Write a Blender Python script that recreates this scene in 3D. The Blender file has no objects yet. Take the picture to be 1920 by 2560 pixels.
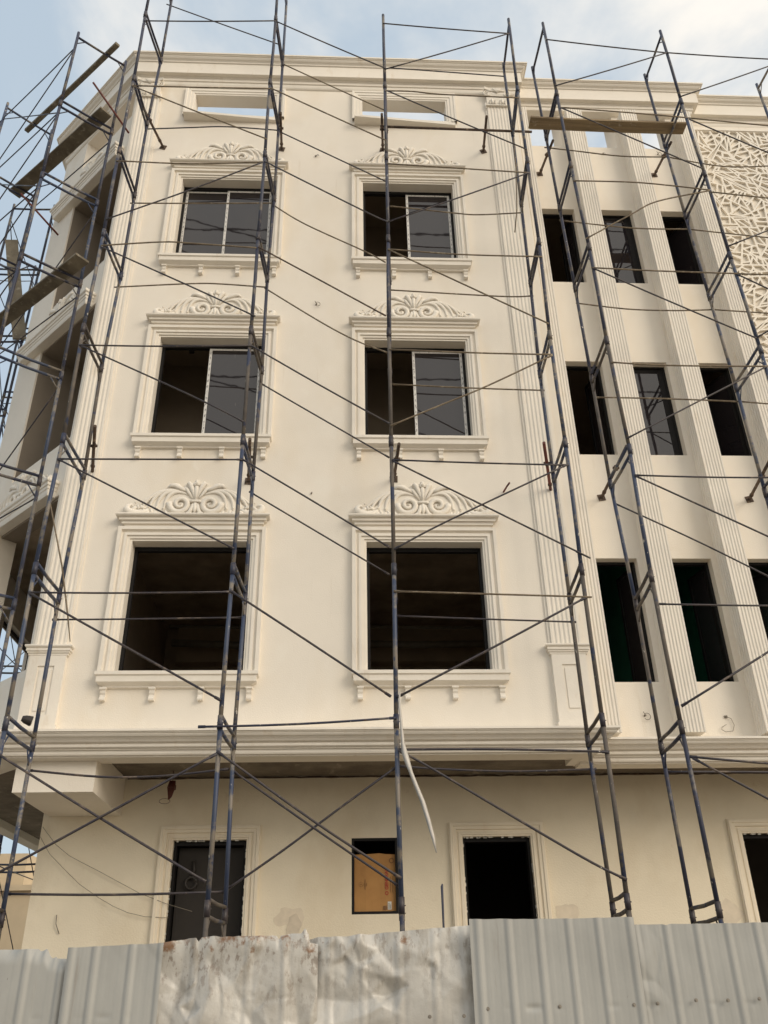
import bpy, bmesh, math, random
from mathutils import Vector, Matrix, noise
from mathutils.geometry import tessellate_polygon
R = math.radians
S = bpy.context.scene
COL = S.collection

# ---------------------------------------------------------------- camera
cam = bpy.data.objects.new("camera", bpy.data.cameras.new("camera")); COL.objects.link(cam)
cr = Vector((0.9988781464, -0.0434958729, -0.0187231852))
cu = Vector((-0.0050664117, -0.4912749254, 0.8709898273))
cf = Vector((0.0470826943, 0.8699178448, 0.4909441549))
cam.matrix_world = Matrix(((cr.x, cu.x, -cf.x, 0), (cr.y, cu.y, -cf.y, -11.0), (cr.z, cu.z, -cf.z, 0), (0, 0, 0, 1)))
cam.data.sensor_fit = 'HORIZONTAL'; cam.data.sensor_width = 36
cam.data.lens = 36 * 2170.0 / 1920.0
cam.data.clip_start = 0.05; cam.data.clip_end = 3000
S.camera = cam

# ---------------------------------------------------------------- world, sun, exposure
SUN_EL, SUN_AZ = 26, 48     # azimuth measured from -Y (in front of the facade) towards +X
W = bpy.data.worlds.new("World"); S.world = W; W.use_nodes = True
nt = W.node_tree; nt.nodes.clear()
def N(t, **k):
    n = nt.nodes.new(t)
    for a, b in k.items():
        if a == 'inp':
            for i, v in b.items(): n.inputs[i].default_value = v
        else: setattr(n, a, b)
    return n
L = lambda a, b: nt.links.new(a, b)
out = N('ShaderNodeOutputWorld')
sky = N('ShaderNodeTexSky', sky_type='NISHITA', sun_disc=False, sun_elevation=R(SUN_EL), sun_rotation=R(180 - SUN_AZ), air_density=1.3, dust_density=2.5)
bg1 = N('ShaderNodeBackground', inp={1: 0.15}); L(sky.outputs[0], bg1.inputs[0])
tc = N('ShaderNodeTexCoord')
mp = N('ShaderNodeMapping', inp={'Scale': (1.0, 1.0, 1.7), 'Location': (3.1, 0.4, 1.2)}); L(tc.outputs['Generated'], mp.inputs[0])
n1 = N('ShaderNodeTexNoise', inp={'Scale': 2.3, 'Detail': 7.0, 'Roughness': 0.55, 'Distortion': 0.4}); L(mp.outputs[0], n1.inputs['Vector'])
sx = N('ShaderNodeSeparateXYZ'); L(tc.outputs['Generated'], sx.inputs[0])
# more cloud towards the east (right) side of the sky
ad = N('ShaderNodeMath', operation='MULTIPLY_ADD', inp={1: 0.42, 2: 0.0}); L(sx.outputs[0], ad.inputs[0])
ad3 = N('ShaderNodeMath', operation='MULTIPLY_ADD', inp={1: -0.22}); L(sx.outputs[1], ad3.inputs[0]); L(ad.outputs[0], ad3.inputs[2])   # and towards the street side
ad2 = N('ShaderNodeMath', operation='ADD'); L(n1.outputs[0], ad2.inputs[0]); L(ad3.outputs[0], ad2.inputs[1])
cm = N('ShaderNodeMapRange', interpolation_type='SMOOTHSTEP', inp={1: 0.33, 2: 0.58, 3: 0.0, 4: 1.0}); L(ad2.outputs[0], cm.inputs[0])
cc = N('ShaderNodeMix', data_type='RGBA'); cc.inputs[6].default_value = (0.43, 0.51, 0.585, 1); cc.inputs[7].default_value = (0.92, 0.865, 0.775, 1)
L(cm.outputs[0], cc.inputs[0])
bg2 = N('ShaderNodeBackground', inp={1: 1.04}); L(cc.outputs[2], bg2.inputs[0])
ms = N('ShaderNodeMixShader', inp={0: 0.86}); L(bg1.outputs[0], ms.inputs[1]); L(bg2.outputs[0], ms.inputs[2]); L(ms.outputs[0], out.inputs[0])
sl = bpy.data.lights.new("sun", 'SUN'); sl.energy = 1.25; sl.angle = R(30); sl.color = (1.0, 0.885, 0.735)
so = bpy.data.objects.new("sun", sl); COL.objects.link(so)
d = Vector((math.sin(R(SUN_AZ)) * math.cos(R(SUN_EL)), -math.cos(R(SUN_AZ)) * math.cos(R(SUN_EL)), math.sin(R(SUN_EL))))
so.rotation_euler = d.to_track_quat('Z', 'Y').to_euler(); so.location = (4, -30, 30)
S.view_settings.view_transform = 'Standard'; S.view_settings.look = 'None'
S.view_settings.exposure = 0.30; S.view_settings.gamma = 1; S.view_settings.use_curve_mapping = False
S.render.engine = 'CYCLES'

# ---------------------------------------------------------------- materials
ONE = (1, 1, 1)
def mat(name, col, rough=0.8, metal=0.0, var=0.0, vscale=3.0, bump=0.0, bscale=40.0, spec=0.5, col2=None, layers=(), obj=True, stretch=(1, 1, 1)):
    """principled surface; var/col2 = soft mottling; layers = (colour, noise scale, lo, hi, detail, stretch)"""
    m = bpy.data.materials.new(name); m.use_nodes = True
    t = m.node_tree; b = t.nodes['Principled BSDF']
    b.inputs['Roughness'].default_value = rough; b.inputs['Metallic'].default_value = metal
    b.inputs['Specular IOR Level'].default_value = spec
    c = t.nodes.new('ShaderNodeTexCoord').outputs['Object']
    def mapped(st):
        q = t.nodes.new('ShaderNodeMapping'); q.inputs['Scale'].default_value = st; t.links.new(c, q.inputs[0]); return q.outputs[0]
    cur = None
    c2 = col2 or tuple(x * (1 - var) for x in col)
    if var or col2:
        n = t.nodes.new('ShaderNodeTexNoise'); n.inputs['Scale'].default_value = vscale; n.inputs['Detail'].default_value = 6; n.inputs['Roughness'].default_value = .6
        t.links.new(mapped(stretch), n.inputs['Vector'])
        r = t.nodes.new('ShaderNodeMapRange'); r.inputs[1].default_value = .35; r.inputs[2].default_value = .65; t.links.new(n.outputs[0], r.inputs[0])
        x = t.nodes.new('ShaderNodeMix'); x.data_type = 'RGBA'; x.inputs[6].default_value = (*col, 1); x.inputs[7].default_value = (*c2, 1)
        t.links.new(r.outputs[0], x.inputs[0]); cur = x.outputs[2]
    for (lc, sc, lo, hi, det, st) in layers:
        n = t.nodes.new('ShaderNodeTexNoise'); n.inputs['Scale'].default_value = sc; n.inputs['Detail'].default_value = det; n.inputs['Roughness'].default_value = .65
        t.links.new(mapped(st), n.inputs['Vector'])
        r = t.nodes.new('ShaderNodeMapRange'); r.inputs[1].default_value = lo; r.inputs[2].default_value = hi; t.links.new(n.outputs[0], r.inputs[0])
        x = t.nodes.new('ShaderNodeMix'); x.data_type = 'RGBA'; x.inputs[7].default_value = (*lc, 1)
        if cur is None: x.inputs[6].default_value = (*col, 1)
        else: t.links.new(cur, x.inputs[6])
        t.links.new(r.outputs[0], x.inputs[0]); cur = x.outputs[2]
    if cur is None: b.inputs['Base Color'].default_value = (*col, 1)
    else: t.links.new(cur, b.inputs['Base Color'])
    if bump:
        n = t.nodes.new('ShaderNodeTexNoise'); n.inputs['Scale'].default_value = bscale; n.inputs['Detail'].default_value = 5
        t.links.new(c, n.inputs['Vector'])
        q = t.nodes.new('ShaderNodeBump'); q.inputs['Strength'].default_value = bump; q.inputs['Distance'].default_value = .01
        t.links.new(n.outputs[0], q.inputs['Height']); t.links.new(q.outputs[0], b.inputs['Normal'])
    m.diffuse_color = (*col, 1)
    return m
CREAM = (0.84, 0.78, 0.685)
M = dict(
 plaster=mat('cream_plaster', CREAM, .85, var=.05, vscale=.9, bump=.25, bscale=60, layers=[((.76, .675, .545), .5, .50, .75, 4, (1, 1, .5)), ((.84, .79, .70), 2.2, .56, .75, 5, (1, 1, .7)), ((.73, .66, .55), 7, .62, .80, 7, (1.4, 1, .12)), ((.70, .63, .53), 24, .70, .78, 4, ONE)]),
 trim=mat('cream_moulding', (0.84, 0.785, 0.695), .8, var=.05, vscale=3, bump=.15, bscale=50, layers=[((.70, .61, .49), 5, .60, .80, 5, (1, 1, .3))]),
 tantrim=mat('warm_door_moulding', (0.82, 0.735, 0.59), .85, var=.06, vscale=3, layers=[((.72, .60, .46), 5, .58, .80, 5, (1, 1, .3))]),
 tan=mat('tan_plaster', (0.83, 0.745, 0.585), .88, var=.08, vscale=1.3, bump=.35, bscale=45, layers=[((.70, .60, .44), .8, .5, .75, 5, (1, 1, .6)), ((.60, .49, .36), 3.5, .66, .82, 6, ONE), ((.55, .46, .35), 12, .68, .78, 6, (1.5, 1, .25))]),
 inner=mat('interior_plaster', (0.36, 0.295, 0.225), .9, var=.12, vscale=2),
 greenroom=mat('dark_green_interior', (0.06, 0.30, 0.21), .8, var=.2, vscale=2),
 bare=mat('bare_room_plaster', (.50, .415, .32), .9, var=.2, vscale=1.5),
 worn=mat('mortar_worn_tube', (.125, .105, .085), .75, col2=(.07, .06, .055), vscale=5, layers=[((.03, .04, .08), 3.0, .56, .60, 7, ONE), ((.42, .39, .33), 16, .66, .70, 4, (1, 1, .5))]),
 slabc=mat('pale_raw_concrete', (.50, .41, .31), .92, col2=(.30, .24, .175), vscale=1.6, bump=.6, bscale=12),
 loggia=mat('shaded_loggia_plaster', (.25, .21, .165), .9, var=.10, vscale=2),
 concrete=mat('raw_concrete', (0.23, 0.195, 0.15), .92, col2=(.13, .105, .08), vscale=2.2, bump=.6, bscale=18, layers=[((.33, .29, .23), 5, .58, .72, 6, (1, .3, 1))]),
 black=mat('black_aluminium', (.012, .011, .011), .6, spec=.2, var=.2, vscale=8),
 tape=mat('white_protective_tape', (.72, .70, .66), .5, var=.12, vscale=10, layers=[((.30, .29, .28), 60, .60, .64, 2, (1, 1, .25))]),
 wood=mat('weathered_plank', (.30, .225, .13), .85, col2=(.19, .14, .085), vscale=3, stretch=(.4, 6, 6), bump=.3, bscale=30, layers=[((.42, .38, .31), 7, .60, .72, 6, ONE)]),
 wood2=mat('grey_old_plank', (.21, .18, .13), .9, col2=(.13, .11, .08), vscale=4, bump=.3, bscale=30, layers=[((.36, .33, .27), 6, .58, .72, 6, ONE)]),
 navy=mat('navy_scaffold_paint', (.020, .026, .060), .5, col2=(.035, .035, .05), vscale=4, layers=[((.15, .13, .105), 2.8, .54, .61, 7, ONE), ((.10, .06, .04), 9, .60, .70, 5, ONE), ((.62, .59, .52), 22, .685, .71, 3, (1, 1, .6))]),
 blue=mat('blue_scaffold_paint', (.030, .045, .095), .5, col2=(.045, .06, .10), vscale=4, layers=[((.19, .165, .135), 2.8, .49, .56, 8, ONE), ((.035, .05, .10), 9, .58, .62, 6, ONE), ((.60, .57, .50), 20, .68, .71, 3, (1, 1, .5))]),
 darkb=mat('dark_brace_pipe', (.026, .023, .034), .5, col2=(.05, .04, .04), vscale=5, layers=[((.16, .12, .09), 6, .56, .68, 5, ONE), ((.60, .57, .50), 18, .70, .73, 3, ONE)]),
 tanb=mat('mortar_coated_pipe', (.21, .165, .11), .8, col2=(.12, .09, .06), vscale=9, layers=[((.34, .29, .21), 14, .56, .68, 4, ONE)]),
 rust=mat('rusty_pipe', (.115, .075, .052), .85, col2=(.06, .042, .033), vscale=9, layers=[((.26, .19, .13), 8, .58, .70, 5, ONE)]),
 redp=mat('red_oxide_pipe', (.20, .055, .04), .7, col2=(.10, .04, .035), vscale=8),
 card=mat('brown_cardboard', (.47, .25, .085), .85, col2=(.40, .205, .07), vscale=4, layers=[((.30, .15, .05), 3, .62, .8, 4, ONE)]),
 redink=mat('red_print', (.38, .035, .03), .8), blackink=mat('black_print', (.05, .03, .02), .8), dkink=mat('brown_print', (.20, .10, .04), .8),
 label=mat('white_label', (.7, .68, .62), .7, var=.1, vscale=30),
 plastic=mat('dusty_plastic_sheet', (.60, .57, .52), .55, var=.15, vscale=9, bump=.4, bscale=25),
 cable=mat('black_cable', (.03, .025, .022), .6, var=.1), cablered=mat('dark_red_cable', (.12, .03, .02), .6, var=.2), wire=mat('grey_wire', (.22, .19, .15), .6, var=.2),
 steel=mat('dusty_steel', (.30, .27, .23), .6, metal=.3, var=.3, vscale=20),
 lens=mat('lamp_glass', (.65, .63, .58), .2, var=.1),
 far=mat('far_house_plaster', (.62, .50, .34), .9, var=.1, vscale=1), fardark=mat('far_window', (.06, .05, .05), .4, var=.1),
 ground=mat('sandy_ground', (.34, .285, .215), .95, var=.25, vscale=.8, bump=.5, bscale=6),
 street=mat('asphalt', (.13, .12, .105), .9, var=.3, vscale=2, bump=.4, bscale=40),
 pvc=mat('grey_pipe', (.28, .26, .22), .5, var=.2, vscale=6),
)
def glass_mat(name, tint, rough=.02):
    m = bpy.data.materials.new(name); m.use_nodes = True; t = m.node_tree
    b = t.nodes['Principled BSDF']; b.inputs['Base Color'].default_value = (*tint, 1); b.inputs['Roughness'].default_value = rough
    b.inputs['Specular IOR Level'].default_value = .75; b.inputs['IOR'].default_value = 1.5
    n = t.nodes.new('ShaderNodeTexNoise'); n.inputs['Scale'].default_value = 3.0
    c = t.nodes.new('ShaderNodeTexCoord'); t.links.new(c.outputs['Object'], n.inputs['Vector'])
    bp = t.nodes.new('ShaderNodeBump'); bp.inputs['Strength'].default_value = .04; bp.inputs['Distance'].default_value = .01
    t.links.new(n.outputs[0], bp.inputs['Height']); t.links.new(bp.outputs[0], b.inputs['Normal'])
    # dried splashes
    w = t.nodes.new('ShaderNodeTexNoise'); w.inputs['Scale'].default_value = 14; mpp = t.nodes.new('ShaderNodeMapping'); mpp.inputs['Scale'].default_value = (3.5, 1, .22)
    t.links.new(c.outputs['Object'], mpp.inputs[0]); t.links.new(mpp.outputs[0], w.inputs['Vector'])
    r = t.nodes.new('ShaderNodeMapRange'); r.inputs[1].default_value = .74; r.inputs[2].default_value = .80; t.links.new(w.outputs[0], r.inputs[0])
    x = t.nodes.new('ShaderNodeMix'); x.data_type = 'RGBA'; x.inputs[6].default_value = (*tint, 1); x.inputs[7].default_value = (.16, .15, .14, 1)
    t.links.new(r.outputs[0], x.inputs[0]); t.links.new(x.outputs[2], b.inputs['Base Color'])
    return m
M['glass'] = glass_mat('tinted_glass', (.020, .017, .019))

def sheet_mat(name, base, dirt, rustamt=.0):
    m = bpy.data.materials.new(name); m.use_nodes = True; t = m.node_tree
    b = t.nodes['Principled BSDF']; b.inputs['Roughness'].default_value = .36 if dirt else .5; b.inputs['Metallic'].default_value = 0
    c = t.nodes.new('ShaderNodeTexCoord').outputs['Object']
    def noi(sc, st, det=6):
        q = t.nodes.new('ShaderNodeMapping'); q.inputs['Scale'].default_value = st; t.links.new(c, q.inputs[0])
        n = t.nodes.new('ShaderNodeTexNoise'); n.inputs['Scale'].default_value = sc; n.inputs['Detail'].default_value = det; n.inputs['Roughness'].default_value = .65
        t.links.new(q.outputs[0], n.inputs['Vector']); return n.outputs[0]
    def rng(s, lo, hi, a=0., z=1.):
        r = t.nodes.new('ShaderNodeMapRange'); r.inputs[1].default_value = lo; r.inputs[2].default_value = hi; r.inputs[3].default_value = a; r.inputs[4].default_value = z
        t.links.new(s, r.inputs[0]); return r.outputs[0]
    def mix(f, a, bcol):
        x = t.nodes.new('ShaderNodeMix'); x.data_type = 'RGBA'; t.links.new(f, x.inputs[0]); x.inputs[7].default_value = (*bcol, 1)
        if isinstance(a, tuple): x.inputs[6].default_value = (*a, 1)
        else: t.links.new(a, x.inputs[6])
        return x.outputs[2]
    cur = mix(rng(noi(1.6, (1, 1, .6)), .4, .65), base, tuple(v * .86 for v in base))
    cur = mix(rng(noi(9, (2.6, 1, .16)), .60, .74, 0, .55), cur, (.26, .235, .20))       # rain streaks
    cur = mix(rng(noi(26, (1.6, 1, .5)), .70, .74), cur, (.12, .10, .085))              # scratches
    if dirt:
        sp0 = t.nodes.new('ShaderNodeSeparateXYZ'); t.links.new(c, sp0.inputs[0]); top = rng(sp0.outputs[2], 1.50, 1.98, .10 * dirt, dirt)
        def mul(s, u):
            q = t.nodes.new('ShaderNodeMath'); q.operation = 'MULTIPLY'; t.links.new(s, q.inputs[0]); t.links.new(u, q.inputs[1]); return q.outputs[0]
        cur = mix(mul(rng(noi(5, (1.8, 1, .6), 10), .50, .57, 0, .8), top), cur, (.24, .21, .17))
        cur = mix(mul(rng(noi(15, (1.4, 1, .7), 9), .55, .60, 0, .85), top), cur, (.17, .13, .10))
        cur = mix(rng(noi(2.4, ONE, 8), .50, .58, 0, .5), cur, (.50, .49, .46))
    if rustamt:
        sp = t.nodes.new('ShaderNodeSeparateXYZ'); t.links.new(c, sp.inputs[0])
        zt = rng(sp.outputs[2], 1.72, 2.02)
        n = noi(6, (1, 1, 1), 8)
        mu = t.nodes.new('ShaderNodeMath'); mu.operation = 'MULTIPLY_ADD'; t.links.new(zt, mu.inputs[0]); mu.inputs[1].default_value = rustamt; t.links.new(n, mu.inputs[2])
        cur = mix(rng(mu.outputs[0], .72, .80), cur, (.20, .115, .065))
    t.links.new(cur, b.inputs['Base Color'])
    bp = t.nodes.new('ShaderNodeBump'); bp.inputs['Strength'].default_value = .5 if dirt else .18; bp.inputs['Distance'].default_value = .01
    t.links.new(noi(9 if dirt else 3, ONE, 5), bp.inputs['Height']); t.links.new(bp.outputs[0], b.inputs['Normal'])
    return m
M['sheet'] = sheet_mat('grey_painted_sheet', (.36, .36, .34), 0)
M['sheetw'] = sheet_mat('crumpled_white_sheet', (.48, .465, .43), .5, .14)
M['sheetd'] = sheet_mat('dirty_crumpled_sheet', (.45, .43, .39), 1, .24)

# ---------------------------------------------------------------- mesh builder
class MB:
    def __init__(s, T=None): s.v = []; s.f = []; s.sm = []; s.T = T
    def p(s, pts):
        i = len(s.v)
        for q in pts:
            q = Vector(q); s.v.append(s.T @ q if s.T else q)
        return i
    def face(s, idx, smooth=False): s.f.append(tuple(idx)); s.sm.append(smooth)
    def quad(s, a, b, c, d, smooth=False):
        i = s.p([a, b, c, d]); s.face((i, i + 1, i + 2, i + 3), smooth)
    def box(s, x0, x1, y0, y1, z0, z1):
        i = s.p([(x0, y0, z0), (x1, y0, z0), (x1, y1, z0), (x0, y1, z0), (x0, y0, z1), (x1, y0, z1), (x1, y1, z1), (x0, y1, z1)])
        for q in ((0, 3, 2, 1), (4, 5, 6, 7), (0, 1, 5, 4), (1, 2, 6, 5), (2, 3, 7, 6), (3, 0, 4, 7)): s.face([i + k for k in q])
        return s
    def wedge(s, x0, x1, prof, dx0=0, dx1=0):
        """extrude closed (y,z) profile from x0 to x1; profile counter-clockwise seen from +x"""
        n = len(prof); i = s.p([(x0, y, z) for y, z in prof] + [(x1, y, z) for y, z in prof])
        for k in range(n): s.face((i + k, i + (k + 1) % n, i + n + (k + 1) % n, i + n + k))
        s.cap(list(range(i, i + n)), True); s.cap(list(range(i + n, i + 2 * n)), False)
        return s
    def cap(s, idx, flip):
        pts = [s.v[k] for k in idx]
        for tri in tessellate_polygon([pts]):
            t = [idx[k] for k in tri]
            s.face(t[::-1] if flip else t)
    def loops(s, rings, closed=True, caps=True, smooth=True):
        n = len(rings[0]); ids = [s.p(r) for r in rings]
        for a, b in zip(ids[:-1], ids[1:]):
            for k in range(n if closed else n - 1): s.face((a + k, a + (k + 1) % n, b + (k + 1) % n, b + k), smooth)
        if caps and closed:
            s.face([ids[0] + k for k in range(n)][::-1]); s.face([ids[-1] + k for k in range(n)])
        return s
    def tube(s, path, r, n=8, flat=1.0, ax=None, smooth=True):
        """tube along path; r number or list; flat squashes along axis ax"""
        P = [Vector(p) for p in path]; k = len(P); rr = r if isinstance(r, (list, tuple)) else [r] * k
        rings = []; up = None
        for i in range(k):
            d = (P[min(i + 1, k - 1)] - P[max(i - 1, 0)]).normalized()
            if up is None: up = Vector((0, 1, 0)) if abs(d.y) < .8 else Vector((0, 0, 1))
            a = d.cross(up)
            if a.length < 1e-4: a = d.cross(Vector((1, 0, 0)))
            a.normalize(); b = a.cross(d).normalized(); up = b
            ring = []
            for j in range(n):
                t = 2 * math.pi * j / n; o = a * math.cos(t) * rr[i] + b * math.sin(t) * rr[i]
                if ax is not None: o = o - ax * (o.dot(ax) * (1 - flat))
                ring.append(P[i] + o)
            rings.append(ring)
        return s.loops(rings, smooth=smooth)
    def build(s, name, m, parent=None, origin=None):
        me = bpy.data.meshes.new(name)
        o = bpy.data.objects.new(name, me)
        base = Vector((0, 0, 0))
        if parent is not None:
            base = WORLD[parent.name]; o.parent = parent; WORLD[o.name] = base
        else:
            if origin is None:
                xs = [v.x for v in s.v]; ys = [v.y for v in s.v]; zs = [v.z for v in s.v]
                origin = Vector(((min(xs) + max(xs)) / 2, (min(ys) + max(ys)) / 2, min(zs)))
            base = Vector(origin); o.location = base; WORLD[o.name] = base
        me.from_pydata([v - base for v in s.v], [], s.f)
        me.polygons.foreach_set('use_smooth', s.sm)
        me.materials.append(M[m] if isinstance(m, str) else m)
        me.validate()
        bm = bmesh.new(); bm.from_mesh(me); bmesh.ops.recalc_face_normals(bm, faces=bm.faces); bm.to_mesh(me); bm.free()
        COL.objects.link(o); return o
WORLD = {}
def tag(o, label, cat=None, group=None, kind=None):
    if label: o['label'] = label
    if cat: o['category'] = cat
    if group: o['group'] = group
    if kind: o['kind'] = kind
    return o
def root(name, loc, label, cat, group=None):
    o = bpy.data.objects.new(name, None); COL.objects.link(o); o.location = loc; o.empty_display_size = .2
    WORLD[o.name] = Vector(loc); return tag(o, label, cat, group)
def copy_part(src, parent, T):
    """copy of a part (and its own parts) moved by matrix T in the thing's space"""
    c = src.copy(); COL.objects.link(c); c.parent = parent; WORLD[c.name] = WORLD[parent.name]
    b = Matrix.Translation(WORLD[parent.name])
    if src.parent and src.parent.name and T is not None: c.matrix_local = b.inverted() @ T @ b @ src.matrix_local
    for ch in src.children:
        g = ch.copy(); COL.objects.link(g); g.parent = c; g.matrix_local = ch.matrix_local.copy()
    return c
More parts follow.
